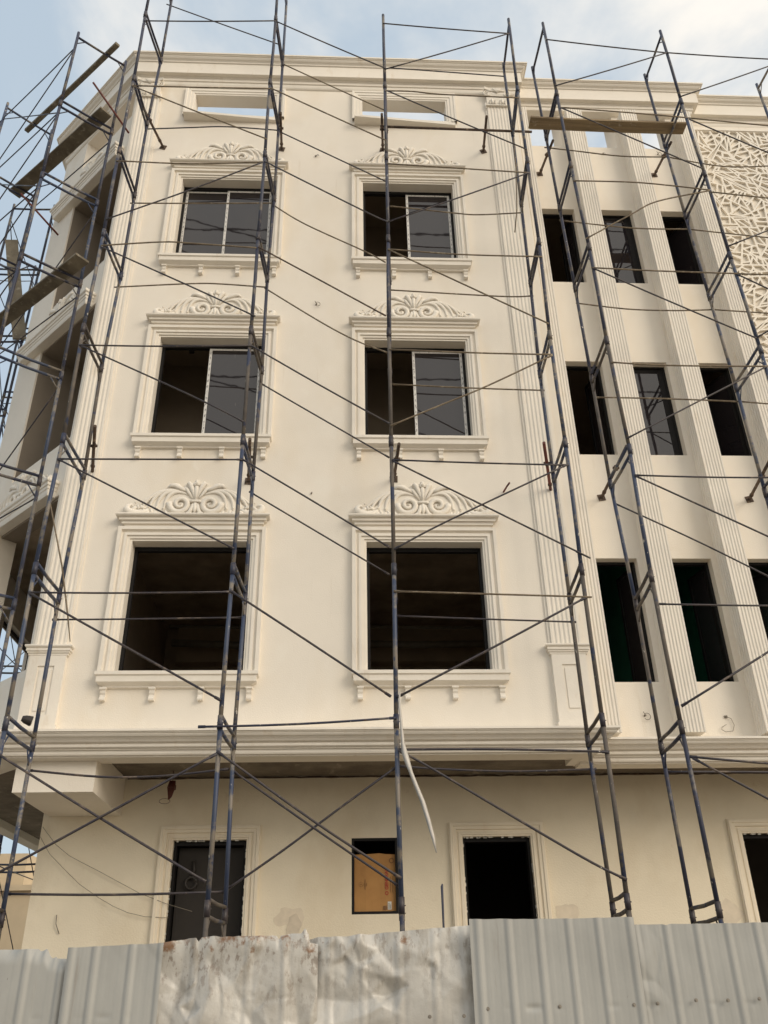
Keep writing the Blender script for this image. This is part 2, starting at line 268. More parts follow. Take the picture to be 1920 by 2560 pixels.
BRACES=[('L','n',-1.55,[(-3.597,15.476),(-1.321,15.598)]),
('L','n',-0.62,[(-3.579,17.569),(-1.293,16.358)]),
('L','t',-1.55,[(-3.598,13.621),(-1.314,13.644)]),
('L','t',-1.55,[(-3.596,13.605),(-1.311,12.353)]),
('L','n',-0.62,[(-3.567,13.739),(-2.762,13.813),(-2.142,13.86),(-1.242,13.799)]),
('L','t',-1.55,[(-3.603,11.721),(-2.436,11.694),(-1.338,11.774)]),
('L','n',-1.55,[(-3.59,10.416),(-2.383,11.106),(-1.337,11.761)]),
('L','t',-0.62,[(-3.59,11.826),(-1.26,11.899)]),
('L','t',-1.55,[(-3.581,9.855),(-2.724,9.95),(-2.279,9.933),(-1.345,9.867)]),
('L','n',-1.55,[(-3.585,9.819),(-2.201,9.055),(-1.29,8.534)]),
('L','t',-0.62,[(-3.601,9.918),(-2.424,10.02),(-1.966,10.023),(-1.275,9.972)]),
('L','n',-1.55,[(-3.617,7.95),(-1.307,7.982)]),
('L','n',-1.55,[(-3.581,7.92),(-2.027,7.102),(-1.341,6.704)]),
('L','n',-1.55,[(-3.597,6.084),(-1.318,6.096)]),
('L','n',-1.55,[(-3.61,6.074),(-1.849,5.104),(-1.344,4.828)]),
('L','n',-1.55,[(-3.636,4.232),(-1.366,4.241)]),
('L','n',-1.55,[(-3.626,4.214),(-1.672,3.118),(-1.365,2.946)]),
('L','n',-0.62,[(-3.633,4.274),(-1.3,4.303)]),
('L','n',-1.55,[(-3.647,2.361),(-2.489,1.701),(-1.382,1.089)]),
('L','n',-1.58,[(-3.446,1.157),(-2.481,1.696),(-1.364,2.323)]),
('L','n',-0.62,[(-3.621,2.404),(-2.811,2.324),(-2.215,2.319),(-1.741,2.354),(-1.343,2.397)]),
('L','n',-0.62,[(-3.619,1.089),(-1.295,1.076)]),
('L','n',-1.55,[(-1.235,15.567),(0.68,14.314)]),
('L','t',-0.62,[(-1.19,15.739),(0.723,14.452)]),
('L','t',-1.55,[(-1.255,13.647),(0.644,12.399)]),
('L','n',-0.62,[(-1.22,13.784),(0.687,12.528)]),
('L','n',-1.55,[(-1.264,11.777),(0.326,10.685),(0.644,10.491)]),
('L','t',-0.62,[(-1.219,11.858),(-0.667,11.413),(0.35,10.795),(0.651,10.579)]),
('L','r',-1.55,[(-1.268,9.869),(-0.435,9.29),(0.573,8.583)]),
('L','t',-0.62,[(-1.245,9.936),(-0.386,9.276),(0.156,8.912),(0.67,8.664)]),
('L','n',-1.55,[(-1.275,7.972),(0.585,6.698)]),
('L','n',-0.62,[(-1.223,8.04),(-0.697,7.675),(0.63,6.765)]),
('L','n',-1.55,[(-1.289,6.096),(0.547,4.853)]),
('L','n',-0.62,[(-1.272,6.156),(0.592,4.924)]),
('L','n',-1.55,[(-1.306,4.245),(0.521,2.982)]),
('L','n',-1.55,[(-1.315,2.354),(-0.254,1.619),(0.579,1.095)]),
('L','n',-0.62,[(-1.261,2.37),(-0.331,1.741),(0.633,1.108)]),
('L','n',-0.59,[(-1.256,1.102),(-0.651,1.502),(-0.017,1.952),(0.628,2.4)]),
('L','n',-1.55,[(0.715,15.624),(2.956,15.439)]),
('L','n',-1.55,[(0.72,14.283),(2.988,15.434)]),
('L','n',-0.62,[(0.881,15.721),(3.078,15.561)]),
('L','t',-1.55,[(0.718,13.671),(1.148,13.675),(1.667,13.618),(2.973,13.581)]),
('L','n',-1.55,[(0.728,13.672),(2.983,12.256)]),
('L','t',-1.55,[(0.708,11.806),(2.963,11.671)]),
('L','n',-1.55,[(0.698,10.493),(2.971,11.663)]),
('L','t',-0.62,[(0.764,11.891),(1.865,11.754),(2.302,11.725),(3.05,11.796)]),
('L','t',-1.55,[(0.684,9.89),(1.716,9.811),(2.968,9.796)]),
('L','t',-1.55,[(0.684,9.873),(2.077,9.006),(2.927,8.478)]),
('L','t',-0.62,[(0.741,9.957),(2.504,9.86),(3.024,9.879)]),
('L','t',-1.55,[(0.666,7.949),(2.911,7.895)]),
('L','t',-1.58,[(0.65,6.642),(1.321,6.981),(1.974,7.313),(2.899,7.845)]),
('L','t',-0.62,[(0.725,8.062),(2.995,7.979)]),
('L','n',-1.55,[(0.661,6.109),(2.907,6.051)]),
('L','n',-1.55,[(0.668,6.079),(2.873,4.794),(2.9,4.775)]),
('L','n',-1.58,[(0.649,4.811),(1.286,5.185),(2.889,6.027)]),
('L','t',-1.55,[(0.636,4.25),(2.794,4.183),(2.89,4.174)]),
('L','n',-0.62,[(0.697,4.323),(2.994,4.236)]),
('L','n',-1.55,[(0.636,2.968),(2.888,4.159)]),
('L','n',-1.55,[(0.645,2.374),(1.212,2.374),(1.846,2.367),(2.558,2.346),(2.895,2.331)]),
('L','n',-1.55,[(0.644,2.351),(0.987,2.157),(2.422,1.292),(2.887,1.047)]),
('L','n',-0.62,[(0.696,2.413),(1.181,2.375),(2.004,2.341),(2.781,2.354),(2.997,2.359)]),
('R','n',-1.55,[(3.701,15.287),(5.835,15.0)]),
('R','n',-1.55,[(3.705,13.954),(5.832,14.982)]),
('R','t',-1.55,[(3.735,13.348),(4.812,13.269),(5.849,13.172)]),
('R','n',-1.55,[(3.733,13.332),(5.875,11.89)]),
('R','t',-0.62,[(3.664,13.509),(4.208,13.434),(5.046,13.323),(5.905,13.332)]),
('R','t',-1.55,[(3.72,11.504),(4.782,11.496),(5.884,11.363)]),
('R','t',-1.55,[(3.752,10.216),(4.53,10.761),(4.992,11.065),(5.878,11.336)]),
('R','t',-0.62,[(3.715,11.626),(4.921,11.479),(5.922,11.48)]),
('R','t',-1.55,[(3.755,9.585),(4.725,9.545),(5.952,9.52)]),
('R','n',-1.55,[(3.762,9.569),(5.937,8.264)]),
('R','t',-0.62,[(3.76,9.738),(4.566,9.632),(5.321,9.616),(5.975,9.65)]),
('R','t',-1.55,[(3.784,7.77),(4.571,7.728),(5.973,7.734)]),
('R','n',-1.55,[(3.803,6.494),(5.97,7.724)]),
('R','t',-0.62,[(3.789,7.86),(4.903,7.847),(6.019,7.808)]),
('R','n',-1.55,[(3.816,5.902),(6.0,5.887)]),
('R','n',-1.55,[(3.82,5.879),(6.0,4.633)]),
('R','n',-0.62,[(3.825,6.003),(4.936,5.379),(6.0,4.721)]),
('R','n',-1.55,[(3.821,4.086),(6.0,4.063)]),
('R','n',-1.55,[(3.852,2.852),(6.0,4.064)]),
('R','n',-1.55,[(3.844,2.269),(6.0,2.097)]),
('R','n',-1.55,[(3.865,2.244),(6.0,1.014)]),
('R','n',-0.62,[(3.872,2.32),(6.0,2.285)]),
('R','n',-1.55,[(5.867,15.001),(8.1,14.891)]),
('R','n',-1.55,[(5.91,13.756),(8.1,14.907)]),
('R','t',-1.55,[(5.928,13.16),(8.1,12.917)]),
('R','n',-1.55,[(5.94,13.115),(8.1,11.653)]),
('R','t',-0.62,[(5.946,13.317),(6.935,13.108),(8.1,13.196)]),
('R','t',-1.55,[(5.949,11.311),(8.1,11.087)]),
('R','n',-1.55,[(5.953,10.102),(8.1,11.194)]),
('R','t',-0.62,[(5.941,11.475),(8.1,11.229)]),
('R','t',-1.55,[(5.978,9.516),(8.1,9.49)]),
('R','n',-1.55,[(5.973,9.492),(8.1,7.998)]),
('R','t',-0.62,[(5.975,9.65),(8.1,9.528)]),
('R','n',-1.55,[(6.002,8.287),(8.1,9.616)]),
('R','t',-0.62,[(6.019,7.808),(8.1,7.669)])]

POLES= {'L1f': [-3.639, -3.619, -3.628, -3.618, -3.641, -3.619, -3.652, -3.636, -3.636], 'L1r': [-3.513, -3.562, -3.561, -3.553, -3.602, -3.576, -3.618, -3.615, -3.615], 'C2f': [-1.279, -1.296, -1.296, -1.308, -1.311, -1.311, -1.317, -1.332, -1.323], 'C2r': [-1.204, -1.204, -1.203, -1.234, -1.228, -1.258, -1.257, -1.28, -1.253], 'M3f': [0.694, 0.687, 0.676, 0.667, 0.636, 0.626, 0.619, 0.599, 0.604], 'R3f': [3.039, 3.012, 3.0, 2.993, 2.948, 2.946, 2.918, 2.908, 2.897], 'R3r': [3.083, 3.076, 3.057, 3.027, 2.982, 2.979, 2.977, 2.965, 2.992], 'R4f': [3.675, 3.696, 3.712, 3.761, 3.762, 3.799, 3.767, 3.791, 3.821], 'R4r': [3.647, 3.69, 3.718, 3.751, 3.769, 3.781, 3.845, 3.85, 3.868], 'R5f': [5.878, 5.886, 5.924, 5.944, 5.986, 5.992, 5.992, 5.992, 5.992], 'R5r': [5.854, 5.881, 5.911, 5.946, 5.985, 5.99, 5.99, 5.99, 5.99], 'R6r': [8.045, 8.045, 8.045, 8.045, 8.045, 8.045, 8.045, 8.045, 8.045]}
PROPS= [[(2.65, 0.0, 14.153), (2.547, -0.95, 13.843)], [(-3.41, 0.0, 14.043), (-3.638, -0.95, 14.02)], [(-1.195, 0.0, 14.076), (-1.148, -0.95, 13.787)], [(0.721, 0.0, 14.115), (0.659, -0.95, 13.83)], [(-3.68, 0.0, 6.844), (-3.435, -0.95, 6.978)], [(-1.392, 0.0, 6.712), (-1.294, -0.95, 6.789)], [(0.753, 0.0, 6.769), (0.77, -0.95, 6.734)], [(3.09, 0.0, 6.575), (2.819, -0.95, 6.765)], [(3.81, 0.4, 14.044), (3.753, -0.75, 13.502)], [(6.095, 0.4, 14.089), (5.932, -0.75, 13.537)], [(3.982, 0.4, 6.705), (3.994, -0.9, 6.761)], [(6.305, 0.4, 6.69), (6.039, -0.9, 6.578)]]

# ================================================================= BUILDING
B_ = root('corner_building', (-1, 0, -1.6), 'four storey cream stucco corner building still under construction behind the scaffolding', 'building')
TCH = Matrix(((.70711, .70711, 0, -4.07), (-.70711, .70711, 0, 0), (0, 0, 1, 0), (0, 0, 0, 1)))   # chamfered corner face, x runs up to the corner
random.seed(7)

def panel(x0, x1, z0, z1, holes, y0, y1, T=None, mb=None):
    mb = mb or MB(T)
    xs = sorted({x0, x1, *[h[0] for h in holes], *[h[1] for h in holes]}); zs = sorted({z0, z1, *[h[2] for h in holes], *[h[3] for h in holes]})
    xs = [x for x in xs if x0 <= x <= x1]; zs = [z for z in zs if z0 <= z <= z1]
    def solid(i, j):
        if i < 0 or j < 0 or i >= len(xs) - 1 or j >= len(zs) - 1: return False
        cx, cz = (xs[i] + xs[i + 1]) / 2, (zs[j] + zs[j + 1]) / 2
        return not any(h[0] < cx < h[1] and h[2] < cz < h[3] for h in holes)
    for i in range(len(xs) - 1):
        for j in range(len(zs) - 1):
            if not solid(i, j): continue
            a, b, c, d = xs[i], xs[i + 1], zs[j], zs[j + 1]
            mb.quad((a, y0, c), (b, y0, c), (b, y0, d), (a, y0, d)); mb.quad((b, y1, c), (a, y1, c), (a, y1, d), (b, y1, d))
            if not solid(i - 1, j): mb.quad((a, y1, c), (a, y0, c), (a, y0, d), (a, y1, d))
            if not solid(i + 1, j): mb.quad((b, y0, c), (b, y1, c), (b, y1, d), (b, y0, d))
            if not solid(i, j - 1): mb.quad((a, y1, c), (b, y1, c), (b, y0, c), (a, y0, c))
            if not solid(i, j + 1): mb.quad((a, y0, d), (b, y0, d), (b, y1, d), (a, y1, d))
    return mb

def sweep(path, prof, T=None, dz=0, mb=None, back=-.12):
    """moulding: closed profile (out,z) swept along a plan path, mitred; outward is to the right of the path"""
    mb = mb or MB(T)
    P = [Vector((a, b)) for a, b in path]; n = len(P); rings = []
    prof = list(prof) + [(back, prof[-1][1]), (back, prof[0][1])]
    for i in range(n):
        d0 = (P[i] - P[i - 1]).normalized() if i else None
        d1 = (P[i + 1] - P[i]).normalized() if i < n - 1 else None
        if d0 is None: d0 = d1
        if d1 is None: d1 = d0
        n0 = Vector((d0.y, -d0.x)); n1 = Vector((d1.y, -d1.x)); m = (n0 + n1).normalized(); k = 1 / max(.3, m.dot(n0))
        rings.append([(P[i].x + m.x * k * o, P[i].y + m.y * k * o, z + dz) for o, z in prof])
    q = len(prof); ids = [mb.p(r) for r in rings]
    for a, b in zip(ids[:-1], ids[1:]):
        for k in range(q): mb.face((a + k, a + (k + 1) % q, b + (k + 1) % q, b + k))
    mb.cap([ids[0] + k for k in range(q)], True); mb.cap([ids[-1] + k for k in range(q)], False)
    return mb

def frame3(x0, x1, zb, z1, prof, T=None, mb=None):
    """moulded surround on three sides of an opening; prof = (distance from opening, y)"""
    mb = mb or MB(T); ids = []
    for d, y in prof: ids.append(mb.p([(x0 - d, y, zb), (x0 - d, y, z1 + d), (x1 + d, y, z1 + d), (x1 + d, y, zb)]))
    for a, b in zip(ids[:-1], ids[1:]):
        for k in range(3): mb.face((a + k, a + k + 1, b + k + 1, b + k))
    return mb

def fluted(x0, x1, yb, yf, n, z0, z1, T=None, depth=.016, sides=0, margin=.022, mb=None):
    """pilaster shaft: plan outline with half-round flutes, extruded"""
    mb = mb or MB(T)
    def run(a, b, k, nrm):     # polyline from a to b with k flutes, nrm = inward
        a, b, nrm = Vector(a), Vector(b), Vector(nrm); d = b - a; Ln = d.length; d.normalize(); pts = [a]
        w = (Ln - 2 * margin) / k
        for i in range(k):
            s0 = margin + i * w + w * .16; s1 = margin + (i + 1) * w - w * .16; c = (s0 + s1) / 2; r = (s1 - s0) / 2
            for t in (0, .25, .5, .75, 1):
                an = math.pi * t; pts.append(a + d * (c - r * math.cos(an)) + nrm * (depth * math.sin(an)))
        return pts
    pts = []
    if sides: pts += run((x0, yb), (x0, yf), sides, (1, 0))
    else: pts += [Vector((x0, yb))]
    pts += run((x0, yf), (x1, yf), n, (0, 1))
    if sides: pts += run((x1, yf), (x1, yb), sides, (-1, 0)) + [Vector((x1, yb))]
    else: pts += [Vector((x1, yf)), Vector((x1, yb))]
    i = mb.p([(p.x, p.y, z0) for p in pts]); j = mb.p([(p.x, p.y, z1) for p in pts]); q = len(pts)
    for k in range(q): mb.face((i + k, i + (k + 1) % q, j + (k + 1) % q, j + k))
    mb.cap([i + k for k in range(q)], True); mb.cap([j + k for k in range(q)], False)
    return mb

# ---- main wall (section A), left bay face, middle bay (B) with fins, right bay (C) with lattice screen
ROWS = [(3.74, 5.71), (7.44, 9.43), (11.15, 13.18)]; CX = (-2.13, 1.165); HW = .83
holes = [(c - HW, c + HW, a, b) for c in CX for a, b in ROWS] + [(-2.93, -1.38, 15.0, 15.6), (.34, 1.99, 15.0, 15.6)]
mb = panel(-4.07, 3.38, 2.68, 16.35, holes + [(3.07, 3.38, 2.68, 2.95)], 0, .25); mb.box(3.2, 3.38, .25, .42, 2.95, 16.35)
tag(mb.build('wall', 'plaster', B_), 'wide flat cream wall with two columns of framed windows')
BX = [(3.72, 4.363), (4.84, 5.485), (5.965, 6.615)]; BR = [(3.765, 5.664), (7.50, 9.386), (11.2, 13.08)]
mb = panel(3.08, 7.12, 2.68, 14.45, [(a, b, c, d) for a, b in BX for c, d in BR], .40, .62)
panel(3.39, 7.12, 14.45, 16.35, [(a, b, 14.88, 16.0) for a, b in BX], .40, .86, mb=mb); mb.box(6.98, 7.12, .62, .66, 2.68, 14.45)
tag(mb.build('wall', 'plaster', B_), 'set back cream wall behind the tall fluted fins')
mb = panel(7.13, 12.5, 2.68, 16.35, [], .549, .90)
tag(mb.build('wall', 'plaster', B_), 'cream wall behind the lattice screen')
mb = panel(-2.7, -.0, 2.68, 16.35, [(-1.86, -.07, 3.76, 6.5), (-1.86, -.07, 7.45, 10.2), (-1.86, -.07, 11.15, 13.9), (-1.86, -.07, 15.0, 15.80)], 0, .28, TCH)
tag(mb.build('wall', 'plaster', B_), 'chamfered corner wall with tall open loggias')
TSIDE = Matrix(((0, -1, 0, -5.98), (1, 0, 0, 1.91), (0, 0, 1, 0), (0, 0, 0, 1)))      # side wall: x -> +Y world, y -> -X world
mb = MB(); 
def side(y0, y1, z0, z1): mb.box(-5.98, -5.74, y0, y1, z0, z1)
side(2.02, 2.35, 2.68, 16.35); side(2.35, 3.0, 2.68, 16.35); side(3.0, 4.82, 2.68, 4.0); side(3.0, 4.82, 5.85, 16.35); side(4.82, 8.5, 2.68, 16.35)
mb.build('wall', 'plaster', B_)
mb = MB(); mb.box(-5.90, -5.84, 3.001, 3.05, 4.001, 5.849); mb.box(-5.90, -5.84, 4.77, 4.819, 4.001, 5.849); mb.box(-5.90, -5.84, 3.051, 4.769, 5.79, 5.848)
mb.build('side_window', 'black', B_)
# ground floor wall, set back under the overhang
D1, D2, D3, WN = (-2.28, -1.29), (1.67, 2.615), (5.61, 6.56), (.14, .77)
mb = panel(-4.08, 12.5, -1.6, 2.80, [(*D1, -.6, 1.96), (*D2, -.6, 1.96), (*D3, -.6, 1.96), (*WN, 1.005, 1.96)], 1.6, 1.82)
mb.box(-4.08, -3.86, 1.82, 8.5, -1.6, 2.80)
tag(mb.build('ground_floor_wall', 'tan', B_), 'tan shaded ground floor wall under the overhang')
# floor slabs
def slab(z0, z1, m, label=None, pts=((-5.72, 8.5), (-5.72, 2.02), (-3.98, .28), (3.0, .26), (3.4, .63), (12.5, .91), (12.5, 8.5))):
    mb = MB(); i = mb.p([(x, y, z0) for x, y in pts]); j = mb.p([(x, y, z1) for x, y in pts]); n = len(pts)
    for k in range(n): mb.face((i + k, i + (k + 1) % n, j + (k + 1) % n, j + k))
    mb.cap(list(range(i, i + n)), True); mb.cap(list(range(j, j + n)), False)
    return tag(mb.build('floor_slab', m, B_), label)
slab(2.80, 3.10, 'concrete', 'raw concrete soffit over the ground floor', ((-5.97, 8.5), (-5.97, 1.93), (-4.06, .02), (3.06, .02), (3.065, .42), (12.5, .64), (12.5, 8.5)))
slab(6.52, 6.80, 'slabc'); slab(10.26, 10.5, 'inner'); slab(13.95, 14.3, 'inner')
M['dark'] = mat('shade_dark_interior', (.05, .042, .035), .9, var=.2)  # near-black colour stands in for shade inside the ground floor rooms
mb = MB(); done1 = False
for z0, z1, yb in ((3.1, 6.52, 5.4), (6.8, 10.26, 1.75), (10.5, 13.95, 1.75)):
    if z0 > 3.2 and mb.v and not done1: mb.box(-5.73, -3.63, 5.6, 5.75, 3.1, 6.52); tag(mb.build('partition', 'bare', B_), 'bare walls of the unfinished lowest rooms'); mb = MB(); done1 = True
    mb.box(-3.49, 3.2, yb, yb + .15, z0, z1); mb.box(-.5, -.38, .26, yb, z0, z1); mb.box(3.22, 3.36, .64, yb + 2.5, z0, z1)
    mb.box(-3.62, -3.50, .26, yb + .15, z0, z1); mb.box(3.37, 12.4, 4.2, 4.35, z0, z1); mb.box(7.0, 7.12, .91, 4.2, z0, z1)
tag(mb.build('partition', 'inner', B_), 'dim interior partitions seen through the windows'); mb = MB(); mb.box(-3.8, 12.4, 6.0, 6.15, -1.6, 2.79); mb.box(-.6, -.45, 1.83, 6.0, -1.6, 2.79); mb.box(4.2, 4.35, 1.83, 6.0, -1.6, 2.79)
tag(mb.build('partition', 'dark', B_), 'interior behind the ground floor doorways, shade put into its dark colour')
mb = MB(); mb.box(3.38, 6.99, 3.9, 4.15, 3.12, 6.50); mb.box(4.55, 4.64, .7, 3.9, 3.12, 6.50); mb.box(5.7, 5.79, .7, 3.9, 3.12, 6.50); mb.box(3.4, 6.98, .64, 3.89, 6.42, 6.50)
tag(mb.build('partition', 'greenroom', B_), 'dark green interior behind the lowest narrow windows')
# loggia back walls (behind the chamfered corner)
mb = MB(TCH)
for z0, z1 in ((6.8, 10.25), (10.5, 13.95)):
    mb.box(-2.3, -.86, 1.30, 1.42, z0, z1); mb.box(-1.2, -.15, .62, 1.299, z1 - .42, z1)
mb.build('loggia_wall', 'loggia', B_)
for i, (zb, zt) in enumerate(((3.10, 6.5), (6.81, 10.2), (10.51, 13.9))):  # lining added over reveal and ceiling; its brown is darkened to stand for shade
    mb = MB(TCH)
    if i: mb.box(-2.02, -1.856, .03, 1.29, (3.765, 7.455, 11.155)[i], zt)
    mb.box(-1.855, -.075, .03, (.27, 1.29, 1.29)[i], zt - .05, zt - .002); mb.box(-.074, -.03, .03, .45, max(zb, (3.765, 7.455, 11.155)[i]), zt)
    tag(mb.build('loggia_lining', 'loggia', B_), 'raw brown sides and ceiling of the loggia, shade put into the colour')
# box beam at the left of the overhang
mb = MB(); mb.box(-4.0, -3.03, .03, 1.595, 2.29, 2.795); tag(mb.build('box_beam', 'plaster', B_), 'plastered box beam below the left end of the ledge')

# ---- cornices
CT = [(0, 15.84), (.02, 15.85), (.035, 15.87), (.045, 15.90), (.05, 15.95), (.07, 15.955), (.07, 16.03), (.085, 16.035), (.09, 16.06), (.17, 16.065), (.17, 16.37), (.19, 16.375), (.195, 16.40),
      (.21, 16.415), (.235, 16.43), (.255, 16.455), (.262, 16.475), (.28, 16.48), (.28, 16.495), (.30, 16.50), (.30, 16.535)]
pathA = [(-5.98, 8.5), (-5.98, 1.91), (-4.07, 0), (3.38, 0), (3.38, .5)]
tag(sweep(pathA, CT).build('cornice', 'trim', B_), 'stepped roof cornice over the left part of the facade')
tag(sweep([(3.40, .33), (7.12, .33), (7.12, .6)], CT[2:], dz=-.02).build('cornice', 'trim', B_), 'roof cornice above the fluted fins')
tag(sweep([(7.14, .58), (12.5, .58)], CT, dz=-.04).build('cornice', 'trim', B_), 'roof cornice above the lattice screen')
CL = [(0, 2.66), (.13, 2.665), (.13, 2.68), (.165, 2.683), (.175, 2.70), (.18, 2.735), (.205, 2.738), (.205, 2.75), (.225, 2.753), (.243, 2.765), (.247, 2.785), (.24, 2.805), (.27, 2.81), (.285, 2.818),
      (.30, 2.835), (.325, 2.855), (.35, 2.868), (.365, 2.888), (.366, 2.90), (.38, 2.902), (.38, 2.914), (.40, 2.917), (.40, 2.945)]
pathL = [(-5.98, 2.3)] + pathA[1:3] + [(3.07, 0), (3.07, .5)]
tag(sweep(pathL, CL).build('ledge', 'trim', B_), 'deep moulded ledge above the ground floor')
tag(sweep([(3.09, .44), (12.5, .44)], CL, dz=-.03).build('ledge', 'trim', B_), 'moulded ledge below the fluted fins')

# ---- pilasters
def leafy(mb, cx, z, y, w, h):      # small upright acanthus leaf
    mb.tube([(cx, y, z), (cx, y - .012, z + h * .5), (cx, y - .03, z + h * .85), (cx, y - .045, z + h * .8)], [w * .5, w * .6, w * .4, w * .2], 6, .5, Vector((0, 1, 0)))
def capital(cx, T, w=.44, z=15.44, label=None):
    mb = MB(T); h = w / 2
    mb.box(cx - h - .01, cx + h + .01, -.085, 0, z, z + .022)                                    # astragal
    mb.wedge(cx - h + .01, cx + h - .01, [(0, z + .022), (0, z + .25), (-.09, z + .25), (-.065, z + .022)])
    for k in (-1, 1):
        for dx in (-.055, .055): leafy(mb, cx + k * .10 + dx * .9, z + .025, -.075, .035, .10)
        mb.tube([(cx + k * .10, -.085, z + .03), (cx + k * .10, -.09, z + .17)], [.012, .018], 6)
        mb.tube([(cx + k * (h + .012), -.05, z + .10), (cx + k * (h + .012), -.05, z - .09)], [.016, .007], 6)
        # volutes
        c = Vector((cx + k * (h - .03), -.10, z + .33)); pts = []; rr = []
        for i in range(22):
            a = i / 21 * 4.0 * math.pi * .9; r = .082 * (1 - i / 24)
            pts.append(c + Vector((k * r * math.sin(a), -.01 * i / 21, r * math.cos(a)))); rr.append(.017 * (1 - i / 40))
        mb.tube(pts, rr, 6)
    mb.wedge(cx - h + .04, cx + h - .04, [(0, z + .25), (0, z + .40), (-.10, z + .40), (-.115, z + .33), (-.09, z + .25)])
    mb.tube([(cx - h + .02, -.11, z + .40), (cx - .1, -.12, z + .385), (cx + .1, -.12, z + .385), (cx + h - .02, -.11, z + .40)], .016, 6)
    for a in range(-3, 4): mb.tube([(cx, -.12, z + .33), (cx + a * .022, -.14, z + .42), (cx + a * .024, -.13, z + .46)], [.010, .016, .008], 6)
    # concave abacus
    for i in range(8):
        t0, t1 = -1 + i / 4, -1 + (i + 1) / 4; o0, o1 = .10 + .05 * t0 ** 2, .10 + .05 * t1 ** 2
        mb.loops([[(cx + t0 * (h + .03), -o0, z + .42), (cx + t0 * (h + .03), 0, z + .42), (cx + t0 * (h + .03), 0, z + .47), (cx + t0 * (h + .03), -o0 - .015, z + .47)],
                  [(cx + t1 * (h + .03), -o1, z + .42), (cx + t1 * (h + .03), 0, z + .42), (cx + t1 * (h + .03), 0, z + .47), (cx + t1 * (h + .03), -o1 - .015, z + .47)]], smooth=False)
    return mb
def pilaster(x0, x1, T, label, ped=True):
    mb = MB(T); fluted(x0, x1, 0, -.045, 6, 4.14, 15.44, depth=.011, mb=mb); mb.box(x0 - .035, x0 - .001, -.022, 0, 4.14, 15.40); mb.box(x1 + .001, x1 + .035, -.022, 0, 4.14, 15.40)
    p = tag(mb.build('pilaster', 'trim', B_), label)
    capital((x0 + x1) / 2, T, x1 - x0 + .03).build('capital', 'trim', p)
    if ped:
        a, b = x0 - .03, x1 + .03; mb = MB(T)
        panel(a, b, 3.08, 4.0, [(a + .13, b - .13, 3.22, 3.86)], -.07, 0, mb=mb)
        mb.box(a + .13, b - .13, -.052, 0, 3.22, 3.86)
        mb.box(a + .16, b - .16, -.064, -.0525, 3.27, 3.81)
        mb.box(a - .02, b + .02, -.085, 0, 3.0, 3.079)
        sweep([(a, 0), (a, -.05), (b, -.05), (b, 0)], [(0, 4.0), (.02, 4.005), (.02, 4.03), (.035, 4.035), (.035, 4.055), (.05, 4.06), (.05, 4.085), (.04, 4.1), (.065, 4.11), (.07, 4.125), (.065, 4.138)], mb=mb)
        mb.build('pedestal', 'trim', p)
pilaster(2.82, 3.23, None, 'fluted pilaster with ionic capital at the right edge of the wide wall')
pilaster(-4.03, -3.62, None, 'fluted pilaster at the left corner')
for i in range(4):
    x = 3.335 + 1.118 * i
    mb = fluted(x, x + .31, .40, .10, 6, 2.99, 15.68, sides=4, depth=.013, margin=.014)
    tag(mb.build('fluted_fin', 'trim', B_), ('first', 'second', 'third', 'fourth')[i] + ' tall fluted fin from the left')

